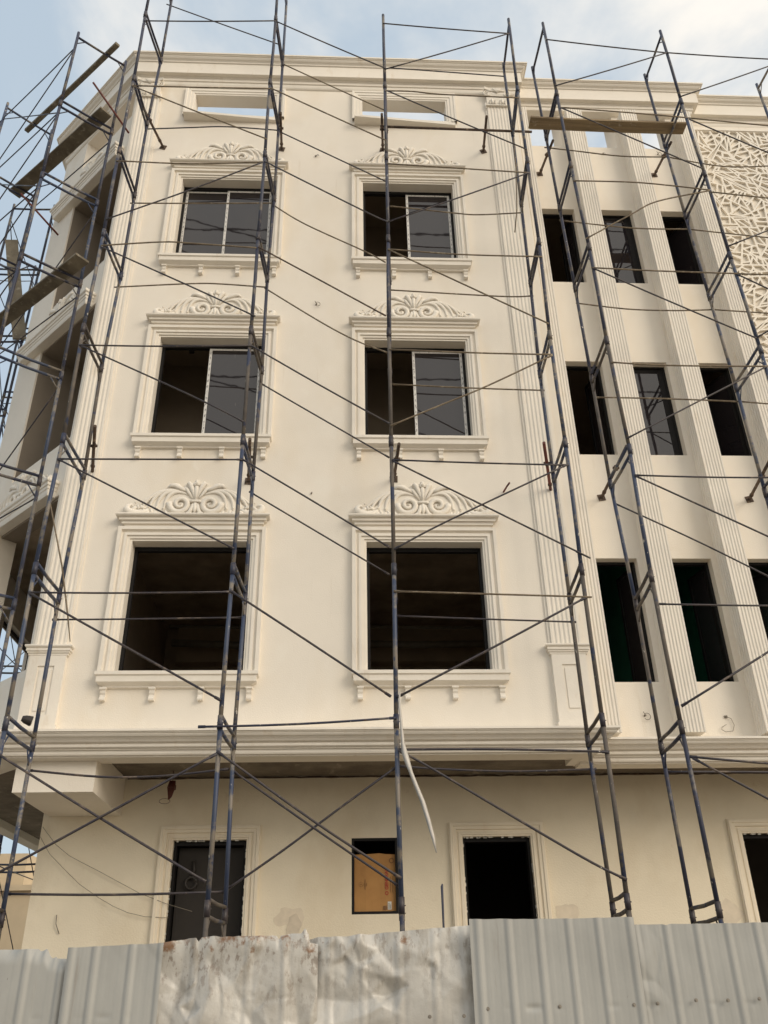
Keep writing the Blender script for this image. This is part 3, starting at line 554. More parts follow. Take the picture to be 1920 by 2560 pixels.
# ---- window units
TRIM = [(0, .0), (0, -.020), (.030, -.020), (.031, -.042), (.072, -.042), (.073, -.064), (.110, -.064), (.120, -.040), (.140, -.036), (.150, -.050), (.156, -.082), (.205, -.082), (.208, -.070), (.208, 0)]
HOOD = [(.0, .200), (.012, .205), (.014, .248), (.046, .251), (.048, .294), (.080, .297), (.082, .340), (.112, .343), (.124, .350), (.133, .364), (.131, .380), (.12, .388)]
SILL = [(.0, -.195), (.035, -.19), (.04, -.175), (.115, -.135), (.118, -.06), (.118, -.055), (.135, -.05), (.14, -.045), (.14, -.0)]
BRK = [(0, 0), (-.072, 0), (-.075, .02), (-.05, .045), (-.042, .075), (-.058, .10), (-.062, .13), (-.078, .14), (-.078, .168), (0, .168)]
def ornament_mb(T, cx, z, s=1.0):
    mb = MB(T); Y = Vector((0, 1, 0)); rnd = random.Random(3)
    def tb(pts, rr, k, y=-.032, n=7, flat=.75):
        mb.tube([(cx + k * px * s, y - (0.012 * math.sin(math.pi * i / max(1, len(pts) - 1))), z + pz * s) for i, (px, pz) in enumerate(pts)], [r * s * 1.22 for r in rr], n, flat, Y)
    def bez(a, b, c, d, n=9):
        o = []
        for i in range(n + 1):
            t = i / n; o.append(tuple((1 - t) ** 3 * a[q] + 3 * (1 - t) ** 2 * t * b[q] + 3 * (1 - t) * t * t * c[q] + t ** 3 * d[q] for q in (0, 1)))
        return o
    def taper(r0, r1, n, mid=None):
        mid = mid or max(r0, r1); return [(r0 * (1 - t) ** 2 + 2 * mid * t * (1 - t) + r1 * t * t) for t in [i / n for i in range(n + 1)]]
    # backing plate
    half = [(0, 0), (.93, 0), (.97, .06), (.9, .13), (.78, .12), (.68, .2), (.55, .33), (.36, .43), (.40, .49), (.33, .53), (.2, .44), (.17, .55), (.1, .57), (0, .59)]
    outl = half + [(-x, q) for x, q in half[::-1][1:-1]]
    i = mb.p([(cx + x * s, -.002, z + q * s) for x, q in outl]); j = mb.p([(cx + x * s * .99, -.034, z + q * s * .985) for x, q in outl]); n = len(outl)
    for k in range(n): mb.face((i + k, i + (k + 1) % n, j + (k + 1) % n, j + k))
    mb.cap([j + k for k in range(n)], False)
    for k in (-1, 1):
        # volute
        c = (.215, .195); pts = []; rr = []
        for q in range(30):
            a = math.pi * .95 + q / 29 * 3.3 * math.pi; r = .160 * (1 - (q / 29) ** .85 * .90)
            pts.append((c[0] + r * math.cos(a) * -1, c[1] + r * math.sin(a))); rr.append(.040 * (1 - q / 29 * .62))
        tb(pts, rr, k, y=-.045)
        tb([(c[0], c[1]), (c[0] + .004, c[1])], [.022, .022], k, y=-.06)
        # sweeping acanthus fronds
        for (b0, b1, b2, b3, w) in (((.10, .35), (.30, .47), (.46, .38), (.44, .06), .030), ((.13, .37), (.36, .50), (.58, .36), (.54, .07), .030),
                                    ((.17, .40), (.42, .52), (.66, .34), (.65, .08), .028), ((.22, .42), (.50, .50), (.72, .30), (.76, .10), .026), ((.34, .42), (.55, .45), (.72, .26), (.84, .15), .018)):
            p = bez(b0, b1, b2, b3, 10); tb(p, taper(.010, .012, 10, w * 1.35), k)
            e = p[-1]; tb([e, (e[0] + .012, e[1] - .025), (e[0] + .05, e[1] - .05), (e[0] + .08, e[1] - .045)], [.018, .026, .020, .006], k, y=-.04)
            tb([(e[0] - .02, e[1] + .03), (e[0] - .045, e[1] - .02), (e[0] - .035, e[1] - .055)], [.012, .02, .006], k, y=-.038)
            if rnd.random() < .8: tb([(e[0] + .0, e[1] + .06), (e[0] + .022, e[1] + .075)], [.014, .010], k, y=-.05)
        # end scroll
        tb(bez((.66, .12), (.72, .04), (.82, .03), (.90, .055), 6) + bez((.91, .06), (.985, .08), (.98, .185), (.905, .185), 6) + [(.875, .15)], [.014, .024, .034, .040, .044, .046, .048, .048, .047, .044, .038, .030, .022, .016, .010], k, y=-.04)
        tb([(.70, .13), (.76, .14), (.80, .12)], [.012, .02, .008], k, y=-.045)
        # side leaf
        tb([(.13, .41), (.22, .455), (.31, .50), (.37, .505), (.42, .47)], [.012, .026, .032, .026, .010], k, y=-.045)
        tb([(.20, .455), (.27, .51), (.33, .545)], [.010, .022, .010], k, y=-.04)
        # centre fan
        tb([(.012, .26), (.04, .38), (.085, .50), (.12, .545), (.145, .53)], [.010, .022, .034, .028, .010], k, y=-.05)
        tb([(.02, .26), (.09, .36), (.14, .44), (.19, .48)], [.010, .020, .024, .012], k, y=-.04)
        tb([(.03, .20), (.045, .12), (.07, .05), (.13, .02), (.155, .03)], [.016, .026, .028, .020, .006], k, y=-.05)
        for a in (.3, .9): tb([(0.0, .50), (.045 * math.cos(a), .50 + .045 * math.sin(a))], [.014, .020], k, y=-.075)
    tb([(0, .24), (0, .36), (0, .46), (0, .50)], [.012, .022, .030, .022], 1, y=-.055)
    tb([(-.035, .50), (0, .545), (.035, .50)], [.018, .022, .018], 1, y=-.07); tb([(0, .52), (0, .575), (0, .59)], [.02, .026, .012], 1, y=-.06); tb([(-.002, .515), (.002, .515)], [.018, .018], 1, y=-.09)
    tb([(-.10, .225), (-.05, .24), (.05, .24), (.10, .225)], [.01, .02, .02, .01], 1, y=-.055); tb([(0, .21), (0, .10), (0, .03)], [.022, .026, .008], 1, y=-.055)
    return mb
FL = ('first', 'second', 'third')
orn0 = None; rg0 = random.Random(2); M['dkgrey'] = mat('grey_print', (.22, .21, .22), .6)
for ci, cx in enumerate(CX):
    for ri, (z0, z1) in enumerate(ROWS):
        x0, x1 = cx - HW, cx + HW; side_ = ('left', 'right')[ci]; zs = z0 + .024
        sur = tag(frame3(x0, x1, zs, z1, TRIM).build('window_surround', 'trim', B_), None)
        sweep([(x0 - .125, 0), (x0 - .125, -.03), (x1 + .125, -.03), (x1 + .125, 0)], HOOD, dz=z1).build('hood', 'trim', sur)
        sl_ = sweep([(x0 - .075, .0), (x0 - .075, -.01), (x1 + .075, -.01), (x1 + .075, .0)], SILL, dz=zs).build('sill', 'trim', B_)
        for k in (-.93, -.31, .31, .93):
            mb = MB(); mb.wedge(cx + k - .034, cx + k + .034, [(y, z + zs - .363) for y, z in BRK]); mb.box(cx + k - .043, cx + k + .043, -.084, 0, zs - .218, zs - .1955)
            mb.build('bracket', 'trim', sl_)
        if orn0 is None:
            orn0 = ornament_mb(None, cx, z1 + .388).build('ornament', 'trim', B_); ocx, ocz = cx, z1
        else: copy_part(orn0, B_, Matrix.Translation((cx - ocx, 0, z1 - ocz)))
        # the window itself
        mb = MB(); y0, y1 = .17, .235; t = .045
        mb.box(x0 + .001, x0 + t, y0, y1, z0 + .001, z1 - .001); mb.box(x1 - t, x1 - .001, y0, y1, z0 + .001, z1 - .001)
        mb.box(x0 + t + .001, x1 - t - .001, y0, y1, z1 - t - .02, z1 - .002); mb.box(x0 + t + .001, x1 - t - .001, y0, y1, z0 + .002, z0 + t)
        wn = mb.build('window', 'black', B_)
        def sash(a, b, ys, top=True, st=.042, tape=True, bot=True):
            mb = MB(); za, zb = z0 + t, z1 - t - .022
            mb.box(a, a + st, ys, ys + .03, za, zb); mb.box(b - st, b, ys, ys + .03, za, zb)
            mb.box(a + st, b - st, ys + .002, ys + .028, zb - st * .8, zb)
            mb.box(a + st, b - st, ys + .002, ys + .028, za, za + st * .8)
            mb.build('sash', 'tape' if tape else 'black', wn)
            g = MB(); g.box(a + st, b - st, ys + .012, ys + .018, za + st * .8, zb - st * .8); g.build('pane', 'glass', wn)
            q = MB(); z = za + .05
            while z < zb - .08:
                for xx in (a + .014, b - st + .014):
                    if rg0.random() < .92:
                        for k in range(3): q.box(xx, xx + .015, ys - .0015, ys + .0001, z + k * .016, z + k * .016 + .008 + .003 * (k % 2))
                z += .115
            tag(q.build('tape_print', 'dkgrey', wn), None, kind='stuff')
        if ri == 1: sash(cx - .06 + ci * .02, x1 - t, .178)
        if ri == 2:
            sash(cx - .03, x1 - t, .178)
            if ci == 0: sash(x0 + t, cx + .02, .209)
# attic openings in the parapet
for (a, b) in ((-2.93, -1.38), (.34, 1.99)):
    sur = frame3(a, b, 14.95, 15.6, [(0, .0), (0, -.02), (.03, -.022), (.036, -.036), (.085, -.036), (.092, -.05), (.15, -.052), (.158, -.066), (.20, -.066), (.20, 0)]).build('attic_surround', 'trim', B_)
    mb = sweep([(a - .16, .0), (a - .16, -.0), (b + .16, -.0), (b + .16, .0)], [(0, 14.83), (.06, 14.835), (.06, 14.89), (.045, 14.90), (.045, 14.93), (.03, 14.94), (.03, 14.97), (.01, 14.99)], mb=None)
    mb.build('attic_sill', 'trim', sur)
# narrow windows between the fins
for i, (a, b) in enumerate(BX):
    for r, (c, d) in enumerate(BR):
        mb = MB(); t = .04; y0, y1 = .53, .60
        mb.box(a + .001, a + t, y0, y1, c + .001, d - .001); mb.box(b - t, b - .001, y0, y1, c + .001, d - .001); mb.box(a + t + .001, b - t - .001, y0, y1, d - t, d - .002); mb.box(a + t + .001, b - t - .001, y0, y1, c + .002, c + .02)
        wn = mb.build('narrow_window', 'black', B_)
        if i == 1 and r:
            s = MB(); s.box(a + t, a + t + .03, .545, .575, c + .02, d - t); s.box(b - t - .09, b - t, .545, .575, c + .02, d - t); s.box(a + t + .03, b - t - .09, .547, .573, d - t - .07, d - t)
            s.build('sash', 'black', wn); g = MB(); g.box(a + t + .03, b - t - .09, .556, .562, c + .02, d - t - .07); g.build('pane', 'glass', wn)
        elif i != 1 or r == 0:
            # sash standing open into the room
            T2 = Matrix.Translation((b - t, .58, 0)) @ Matrix.Rotation(R(-62 if i == 2 else -80), 4, 'Z')
            s = MB(T2); w = .5; s.box(-w, -w + .05, 0, .03, c + .02, d - t); s.box(-.05, 0, 0, .03, c + .02, d - t); s.box(-w + .05, -.05, .002, .028, d - t - .05, d - t); s.box(-w + .05, -.05, .002, .028, c + .02, c + .07)
            s.build('sash', 'black', wn); g = MB(T2); g.box(-w + .05, -.05, .012, .018, c + .07, d - t - .05); g.build('pane', 'glass', wn)
# ---- loggia mouldings on the chamfered corner
for i, (zb, zt) in enumerate(((3.76, 6.5), (7.45, 10.2), (11.15, 13.9))):
    h = sweep([(-2.36, .02), (-2.36, -.02), (-.30, -.02), (-.30, .02)], [(0, -.06), (.10, -.055), (.11, -.02), (.115, .04), (.125, .045), (.13, .09), (.145, .095), (.15, .14), (.165, .145), (.175, .16), (.175, .20), (.16, .205)], T=TCH, dz=zt + .05).build('loggia_hood', 'trim', B_)
    copy = ornament_mb(TCH, -1.33, zt + .255).build('ornament', 'trim', B_)
    mb = MB(TCH); mb.box(-1.855, -.075, .04, .16, zb, zb + .12); mb.build('loggia_sill', 'trim', B_)
# deep underside of the loggia heads
# ---- lattice screen
def lattice():
    rnd = random.Random(11); mb = MB(); X0, X1, Z0, Z1 = 7.2, 12.4, 4.2, 15.62; yf, yb = .50, .545
    def area(p): return abs(sum(p[i][0] * p[(i + 1) % len(p)][1] - p[(i + 1) % len(p)][0] * p[i][1] for i in range(len(p)))) / 2
    def split(p, depth=0):
        A = area(p)
        if A < .019 + .034 * rnd.random() or depth > 12: return [p]
        per = [(Vector(p[(i + 1) % len(p)]) - Vector(p[i])).length for i in range(len(p))]
        i = max(range(len(p)), key=lambda k: per[k] * (.45 + rnd.random()))
        others = [k for k in range(len(p)) if k != i]; j = max(others, key=lambda k: (per[k] * (.4 + rnd.random())) * (1.5 if len(p) > 3 and abs(k - i) not in (1, len(p) - 1) else 1))
        ta, tb_ = .5 + (rnd.random() - .5) * .75, .5 + (rnd.random() - .5) * .75
        a = tuple(Vector(p[i]).lerp(Vector(p[(i + 1) % len(p)]), ta)); b = tuple(Vector(p[j]).lerp(Vector(p[(j + 1) % len(p)]), tb_))
        q1 = [a]; k = (i + 1) % len(p)
        while True:
            q1.append(p[k])
            if k == j: break
            k = (k + 1) % len(p)
        q1.append(b); q2 = [b]; k = (j + 1) % len(p)
        while True:
            q2.append(p[k])
            if k == i: break
            k = (k + 1) % len(p)
        q2.append(a)
        if min(area(q1), area(q2)) < .0035:
            if A > .05 and depth < 12: return split(p, depth + 1)
            return [p]
        return split(q1, depth + 1) + split(q2, depth + 1)
    cells = []
    nx, nz = 4, 9
    for i in range(nx):
        for j in range(nz):
            a, b = X0 + (X1 - X0) * i / nx, X0 + (X1 - X0) * (i + 1) / nx; c, d = Z0 + (Z1 - Z0) * j / nz, Z0 + (Z1 - Z0) * (j + 1) / nz
            cells += split([(a, c), (b, c), (b, d), (a, d)])
    for p in cells:
        n = len(p); w = .0175; ins = []
        ok = True
        for i in range(n):
            a, b, c = Vector(p[i - 1]), Vector(p[i]), Vector(p[(i + 1) % n]); d0 = (b - a).normalized(); d1 = (c - b).normalized()
            n0 = Vector((-d0.y, d0.x)); n1 = Vector((-d1.y, d1.x)); m = n0 + n1
            if m.length < 1e-3: ok = False; break
            m.normalize(); ins.append(b + m * (w / max(.25, m.dot(n0))))
        if not ok or area([tuple(q) for q in ins]) > area(p) or area([tuple(q) for q in ins]) < .0008:
            i = mb.p([(q[0], yf, q[1]) for q in p]); mb.face(range(i, i + n)); continue
        i = mb.p([(q[0], yf, q[1]) for q in p]); j = mb.p([(q.x, yf, q.y) for q in ins]); k = mb.p([(q.x, yb, q.y) for q in ins])
        for q in range(n):
            r = (q + 1) % n; mb.face((i + q, i + r, j + r, j + q)); mb.face((j + q, j + r, k + r, k + q))
    mb.box(X0 - .07, X0, 0.48, .548, Z0, Z1 + .05); mb.box(X0, X1, 0.48, .548, Z1, Z1 + .05)
    return mb
tag(lattice().build('lattice_screen', 'trim', B_), 'irregular openwork lattice screen on the right bay')

# ---- ground floor openings
TR2 = [(0, 0), (0, -.02), (.02, -.022), (.026, -.034), (.06, -.034), (.066, -.022), (.085, -.02), (.092, -.045), (.13, -.047), (.138, -.06), (.175, -.06), (.182, -.04), (.19, -.04), (.19, 0)]
for k, (a, b) in enumerate((D1, D2, D3)):
    sur = frame3(a, b, -.6, 1.96, TR2, T=Matrix.Translation((0, 1.6, 0))).build('door_surround', 'tantrim', B_)
    mb = MB(); mb.box(a + .001, a + .04, 1.66, 1.80, -.6, 1.955); mb.box(b - .04, b - .001, 1.66, 1.80, -.6, 1.955); mb.box(a + .041, b - .041, 1.66, 1.80, 1.90, 1.955)
    rg = random.Random(k)      # ragged mortar along the edge of the frame
    fr = mb.build('door_frame', 'black', sur)
    mb = MB()
    for i in range(46):
        z = -.2 + 2.12 * rg.random(); x = a + .004 if rg.random() < .5 else b - .004; s = .004 + .010 * rg.random()
        mb.box(x - s * .6, x + s * .6, 1.597, 1.64, z, z + s * 3.2)
    for i in range(16):
        x = a + (b - a) * rg.random(); mb.box(x, x + .02 + .03 * rg.random(), 1.598, 1.63, 1.946 - .008 * rg.random(), 1.959)
    tag(mb.build('mortar_edge', 'label', fr), None, kind='stuff')
mb = MB(); mb.box(D1[0] + .05, D1[1] - .05, 1.83, 1.87, -.6, 1.89); tag(mb.build('door_leaf', mat('dark_brown_board', (.030, .025, .021), .8, var=.15), B_), 'dark brown board closing the left doorway')
a, b = WN; mb = MB(); mb.box(a + .001, a + .035, 1.607, 1.70, 1.006, 1.959); mb.box(b - .035, b - .001, 1.607, 1.70, 1.006, 1.959); mb.box(a + .036, b - .036, 1.607, 1.70, 1.925, 1.958); mb.box(a + .036, b - .036, 1.607, 1.70, 1.007, 1.04)
mb.build('small_window', 'black', B_)
rg = random.Random(21)
def blob(cx, cz, rx, rz, y, m, name, seed, n=26):
    mb = MB(); i = mb.p([(cx + rx * (1 + .55 * noise.noise(Vector((math.cos(2 * math.pi * k / n) * 1.4, math.sin(2 * math.pi * k / n) * 1.4, seed)))) * math.cos(2 * math.pi * k / n), y, cz + rz * (1 + .55 * noise.noise(Vector((math.cos(2 * math.pi * k / n) * 1.4, seed, math.sin(2 * math.pi * k / n) * 1.4)))) * math.sin(2 * math.pi * k / n)) for k in range(n)])
    mb.cap(list(range(i, i + n)), False); return mb.build(name, m, B_)
stain = mat('damp_plaster_patch', (.66, .575, .455), .9, var=.16, vscale=9); stain2 = mat('pinkish_plaster_patch', (.75, .655, .515), .9, var=.12, vscale=8)
tag(blob(-.66, .98, .20, .15, 1.5975, stain2, 'plaster_patch', 1), 'pale grey damp patch'); tag(blob(-.62, .84, .09, .20, 1.5955, stain, 'plaster_patch', 2), 'darker core of the damp patch')
tag(blob(3.02, .98, .17, .13, 1.5975, stain2, 'plaster_patch', 3), 'pinkish patch right of the middle doorway'); tag(blob(5.22, .95, .15, .14, 1.5975, stain2, 'plaster_patch', 4), 'pinkish patch left of the right doorway')
mb = MB(); mb.tube([(-3.0 + i * .11, 1.592, 2.785 + .010 * noise.noise(Vector((i * .7, 0, 0)))) for i in range(136)], [.010 + .016 * abs(noise.noise(Vector((i * .9, 4, 0)))) for i in range(136)], 5)
tag(mb.build('mortar_joint', 'rust', B_), 'ragged brown joint between soffit and ground floor wall')
# recessed lamps and services seen through the windows
for (x, y, z) in ((-2.68, 1.05, 10.26), (-2.42, .95, 10.26), (.62, .95, 10.26), (.95, 1.0, 10.26), (.75, .8, 13.95), (.62, .7, 13.95)):
    mb = MB(); mb.tube([(x, y, z - .004), (x, y, z - .03)], .05, 14, smooth=False); mb.build('ceiling_lamp', 'cable', B_)
mb = MB(); mb.tube([(-2.66, 1.02, 10.25), (-2.64, 1.0, 10.12), (-2.66, .98, 10.0)], .008, 6); mb.tube([(-2.70, .98, 9.98), (-2.62, .98, 9.98)], .05, 12, smooth=False); mb.build('hanging_lamp', 'cable', B_)
for (x0, x1) in ((-3.2, -.6), (-.3, 3.1)):
    mb = MB(); mb.tube([(x0, 4.6, 5.95), ((x0 + x1) / 2, 4.6, 5.90), (x1, 4.6, 5.93)], .07, 10); mb.tube([(x0, 4.2, 6.12), (x1, 4.25, 6.1)], .03, 8); mb.build('service_pipe', 'pvc', B_)
mb = MB(); mb.box(-3.2, 3.1, 5.1, 5.38, 5.75, 6.5); mb.build('downstand_beam', 'bare', B_)

# ================================================================= SCAFFOLDS
LV = [15.8 - 1.86 * k for k in range(10)]
rs = random.Random(5)
def nearv(a, b, t): return Vector(a).lerp(Vector(b), t)
def frames(rt, P, Q, top=0, bot=8, dz=0.0, extra=0, mats=('navy',), knee=True):
    """stack of H frames; P, Q = front and rear post positions per level (x, y)"""
    def at(tab, k):
        k = max(0, min(len(tab) - 1, k)); return tab[k]
    for k in range(top - extra, bot + 2):
        zt = 15.8 - 1.86 * k + dz; zb = zt - 1.86
        if zt < -.8: zb = -1.53
        m = ('navy', 'navy', 'navy', 'blue')[rs.randrange(4)] if k < 4 else ('navy', 'blue', 'worn', 'worn', 'blue')[rs.randrange(5)]
        (ax, ay), (bx, by) = at(P, k), at(P, k + 1); (cx, cy), (dx, dy) = at(Q, k), at(Q, k + 1)
        first = (k == top - extra)
        A0, A1 = Vector((ax, ay, zt + (.14 if first else -.03))), Vector((bx, by, zb - .06)); C0, C1 = Vector((cx, cy, zt + (.14 if first else -.03))), Vector((dx, dy, zb - .06))
        mb = MB(); mb.tube([A0, nearv(A0, A1, .5) + Vector((rs.uniform(-.006, .006), 0, 0)), A1], .026, 9); mb.tube([C0, nearv(C0, C1, .5), C1], .0255, 9)
        fr = mb.build('frame', m, rt)
        mb = MB(); zr = zt - .155 if not first else zt
        p, q = Vector((ax, ay, zr)), Vector((cx, cy, zr)); sag = Vector((0, 0, -.012)); mb.tube([p, nearv(p, q, .5) + sag, q], .0215, 8)
        if knee:
            for a, b, pa, pb in ((p, q, A0, A1), (q, p, C0, C1)):
                foot = Vector((pa.x, pa.y, zr - .20)); mb.tube([foot, nearv(a, b, .17) + Vector((0, 0, -.006))], .0095, 6)
        mb.build('rung', m, fr)
        if not first:
            p, q = Vector((ax, ay, zt)), Vector((cx, cy, zt)); mb = MB(); mb.tube([p, nearv(p, q, .5) + sag, q], .0215, 8); mb.build('rung', m, fr)
            for (x, y) in ((ax, ay), (cx, cy)):
                mb = MB(); mb.tube([(x, y, zt - .01), (x, y, zt - .165)], .0325, 10); mb.tube([(x - .036, y, zt - .09), (x + .042, y, zt - .09)], .006, 5); mb.build('sleeve', 'navy' if m == 'blue' else 'darkb', fr)
        if zt < -.8:
            mb = MB(); mb.box(bx - .07, bx + .07, by - .07, by + .07, -1.596, -1.584); mb.build('base_plate', 'steel', fr); mb = MB(); mb.box(dx - .07, dx + .07, dy - .07, dy + .07, -1.596, -1.584); mb.build('base_plate', 'steel', fr)
def brace(rt, pts, m, r=.0105, name='brace'):
    mb = MB(); P = [Vector(p) for p in pts]
    if len(P) > 2:   # smooth bent pipe
        out = []
        for i in range(len(P) - 1):
            a, b, c, d_ = P[max(i - 1, 0)], P[i], P[i + 1], P[min(i + 2, len(P) - 1)]
            for k in range(5):
                t = k / 5; out.append(.5 * ((2 * b) + (-a + c) * t + (2 * a - 5 * b + 4 * c - d_) * t * t + (-a + 3 * b - 3 * c + d_) * t ** 3))
        P = out + [P[-1]]
    else:
        n = 6; q = Vector((0, 0, rs.uniform(-.02, .006))); P = [P[0].lerp(P[1], i / n) + q * math.sin(math.pi * i / n) for i in range(n + 1)]
    mb.tube(P, r, 7)
    for e, o in ((P[0], P[1]), (P[-1], P[-2])):
        d_ = (o - e).normalized(); mb.tube([e - d_ * .03, e + d_ * .05], r * 1.35, 7, .5, Vector((0, 1, 0)))
    return mb.build(name, m, rt)
def tower(name, yf, yr):
    a = POLES.get(name + 'f'); b = POLES.get(name + 'r')
    return [(x, yf) for x in a] if a else None, [(x, yr) for x in b] if b else None
YF, YR = -1.52, -.64
front = root('scaffold', (0, -1.1, -1.6), 'wide blue tube scaffold in front of the two columns of framed windows', 'scaffold')
right = root('scaffold', (5.5, -1.1, -1.6), 'steel tube scaffold in front of the fluted fins and lattice screen on the right', 'scaffold')
corner = root('scaffold', (-5.5, -.2, -1.6), 'steel tube scaffold round the chamfered left corner carrying the wide planks', 'scaffold')
P, Q = tower('L1', YF, YR); frames(front, P, Q, extra=1)
P, Q = tower('C2', YF, YR); frames(front, P, Q, extra=1)
P = [(x, YF) for x in POLES['M3f']]; Q = [(x * 1.095, YR) for x in POLES['M3f']]; frames(front, P, Q)
P, Q = tower('R3', YF, YR); frames(front, P, Q)
P, Q = tower('R4', YF, YR); frames(right, P, Q, dz=-.09)
P, Q = tower('R5', YF, YR); frames(right, P, Q, dz=-.22)
P = [(8.1, YF)]; Q = [(8.05, YR)]; frames(right, P, Q, dz=-.42)
for s, m, y, pts in BRACES:
    mm = {'n': 'darkb', 't': 'tanb', 'r': 'rust'}[m]
    zm = sum(p[1] for p in pts) / len(pts)
    brace(front if s == 'L' else right, [(p[0], y, p[1]) for p in pts], mm, .0135 if zm < 4 else .0118)
# corner towers
CA, CB = (-5.0, -1.0), (-4.24, -.45); CE, CF = (-6.8, .52), (-6.1, 1.13); CG, CH = (-8.5, 2.1), (-7.8, 2.7)
frames(corner, [CA], [CB]); frames(corner, [CE], [CF]); frames(corner, [CG], [CH], dz=-.1)
F0 = ((-7.5, 3.1), (-6.6, 3.1))
F1, F2, F3 = ((-7.6, 5.0), (-6.7, 5.0)), ((-7.6, 7.4), (-6.7, 7.4)), ((-7.6, 9.8), (-6.7, 9.8))
far = root('scaffold', (-7.2, 7, -1.6), 'farther steel scaffold along the left side wall, seen beyond the corner', 'scaffold')
for f in (F0, F1, F2, F3): frames(far, [f[0]], [f[1]], knee=False)
def grid(rt, a, b, levels, diag=1, dz=-.33, top=0):
    for k in levels:
        z = 15.8 - 1.86 * k + dz
        brace(rt, [(*a, z), (*b, z)], 'darkb')
        if diag > 0: brace(rt, [(*a, z - .03), (*b, z - 1.86)], 'darkb')
        if diag < 0 or (diag == 2): brace(rt, [(*b, z - .03), (*a, z - 1.86)], 'darkb')
grid(corner, CA, CE, range(0, 9), 2); grid(corner, CE, CG, range(0, 7), 1)
for k in (1, 3, 5, 7): brace(corner, [(*CB, LV[k] - .35), (*CF, LV[k] - .35)], 'darkb')
brace(corner, [(*CB, LV[2] - .3), (*CF, LV[3] - .3)], 'darkb'); brace(corner, [(*CB, LV[4] - .3), (*CF, LV[5] - .3)], 'darkb')
for a, b in ((F0, F1), (F1, F2), (F2, F3)):
    grid(far, a[0], b[0], range(0, 9), 2); grid(far, a[1], b[1], range(0, 9), 1)

# ---- wall ties / props
LP_ = ['brown prop pressed on the wall above the right top window', 'brown prop pressed on the wall above the left top window beside the corner pilaster', 'rusty prop pressed on the wall right of the left top ornament',
       'brown prop pressed on the wall behind the middle scaffold post, above the right top window', 'brown prop with tilted base plate beside the left fluted pilaster at second floor', 'short prop behind the scaffold post just above the lowest left ornament',
       'brown prop beside the middle scaffold post above the right first floor ornament', 'reddish slotted prop in front of the right pilaster at second floor level',
       'prop pressed on the wall below the first attic opening between the fins', 'prop pressed on the wall below the third attic opening between the fins',
       'brown prop pressed on the wall between the fins above the first lowest narrow window', 'brown prop with square plate above the third lowest narrow window']
for i, (a, b) in enumerate(PROPS):
    a, b = Vector(a), Vector(b); d_ = (b - a).normalized(); a2 = a + Vector((0, -.012, 0))
    o = root('wall_prop', a2, LP_[i], 'prop', 'props bracing the scaffold against the wall')
    m = 'redp' if i == 7 else 'rust'
    mb = MB(); mb.tube([a2 + d_ * .008, b + d_ * .05], .0235, 9); mb.build('tube', m, o)
    mb = MB(); s = .055; mb.T = Matrix.Translation(a2) @ Matrix.Rotation(R((i * 37) % 40 - 20), 4, 'Y'); mb.box(-s, s, 0, .010, -s, s); mb.T = None
    mb.build('base_plate', 'rust', o)
    mb = MB(); c = a2 + d_ * .13; mb.tube([c, c + d_ * .035], .032, 8); k = a.lerp(b, .62); mb.tube([k - Vector((.045, 0, 0)), k + Vector((.045, 0, 0))], .022, 8); mb.tube([k - Vector((0, 0, .04)), k + Vector((0, 0, .04))], .026, 8)
    mb.build('clamp', 'rust', o)
def thing_tube(name, pts, r, m, label, cat, n=8, group=None, flat=1.0, ax=None):
    mb = MB(); mb.tube(pts, r, n, flat, ax); return tag(mb.build(name, m), label, cat, group)
thing_tube('long_pipe', [(.64, -.70, 13.87), (2.0, -.70, 13.85), (3.42, -.70, 13.83)], .0225, 'rust', 'thick brown pipe lying level across the scaffold under the right attic opening', 'pipe')
o = brace(front, [(-1.53, -1.58, 2.63), (.57, -1.56, 2.72)], 'navy', .013)
o.parent = None; o.location = WORLD[front.name]; o.name = 'loose_brace'; tag(o, 'loose navy brace pipe with flattened end spanning just above the ledge between two posts', 'brace pipe')
thing_tube('bent_rod', [(-3.96, -.7, 5.99), (-3.80, -.7, 5.5), (-3.64, -.68, 5.0), (-3.57, -.66, 4.72), (-3.45, -.7, 4.3), (-3.35, -.75, 3.93)], [.008, .010, .011, .012, .011, .005], 'tanb', 'thin pointed rod tied to the left scaffold post beside the lowest left window', 'rod')
thing_tube('hanging_pipe', [(3.05, -.75, 13.59), (3.02, -.75, 12.8), (2.94, -.75, 11.75), (2.85, -.75, 11.18)], .010, 'tanb', 'thin tan pipe hanging from the scaffold beside the right pilaster at the top floor', 'pipe')
thing_tube('upright_rod', [(.80, -3.6, .80), (.795, -3.6, .78), (.792, -3.6, .2), (.79, -3.6, -1.59)], [.006, .010, .007, .008], 'navy', 'thin paint spotted rod standing upright behind the metal fence near the doorway', 'rod')
for i, (pts, lab) in enumerate(((((-4.55, -.95, 14.55), (-4.0, -.25, 14.1)), 'short red pipe sticking out beside the upper plank at the left corner'), (((-5.9, .2, 12.95), (-5.35, .85, 12.6)), 'short red pipe below the upper plank near the loggia hood'))):
    thing_tube('red_pipe', pts, .019, 'redp', lab, 'pipe', group='red pipes on the corner scaffold')
thing_tube('anchor_pipe', [(2.38, .0, 6.56), (2.41, -.12, 6.58), (2.44, -.2, 6.60)], .014, 'redp', 'short rusty anchor pipe stuck in the wall right of the lowest right ornament', 'anchor')
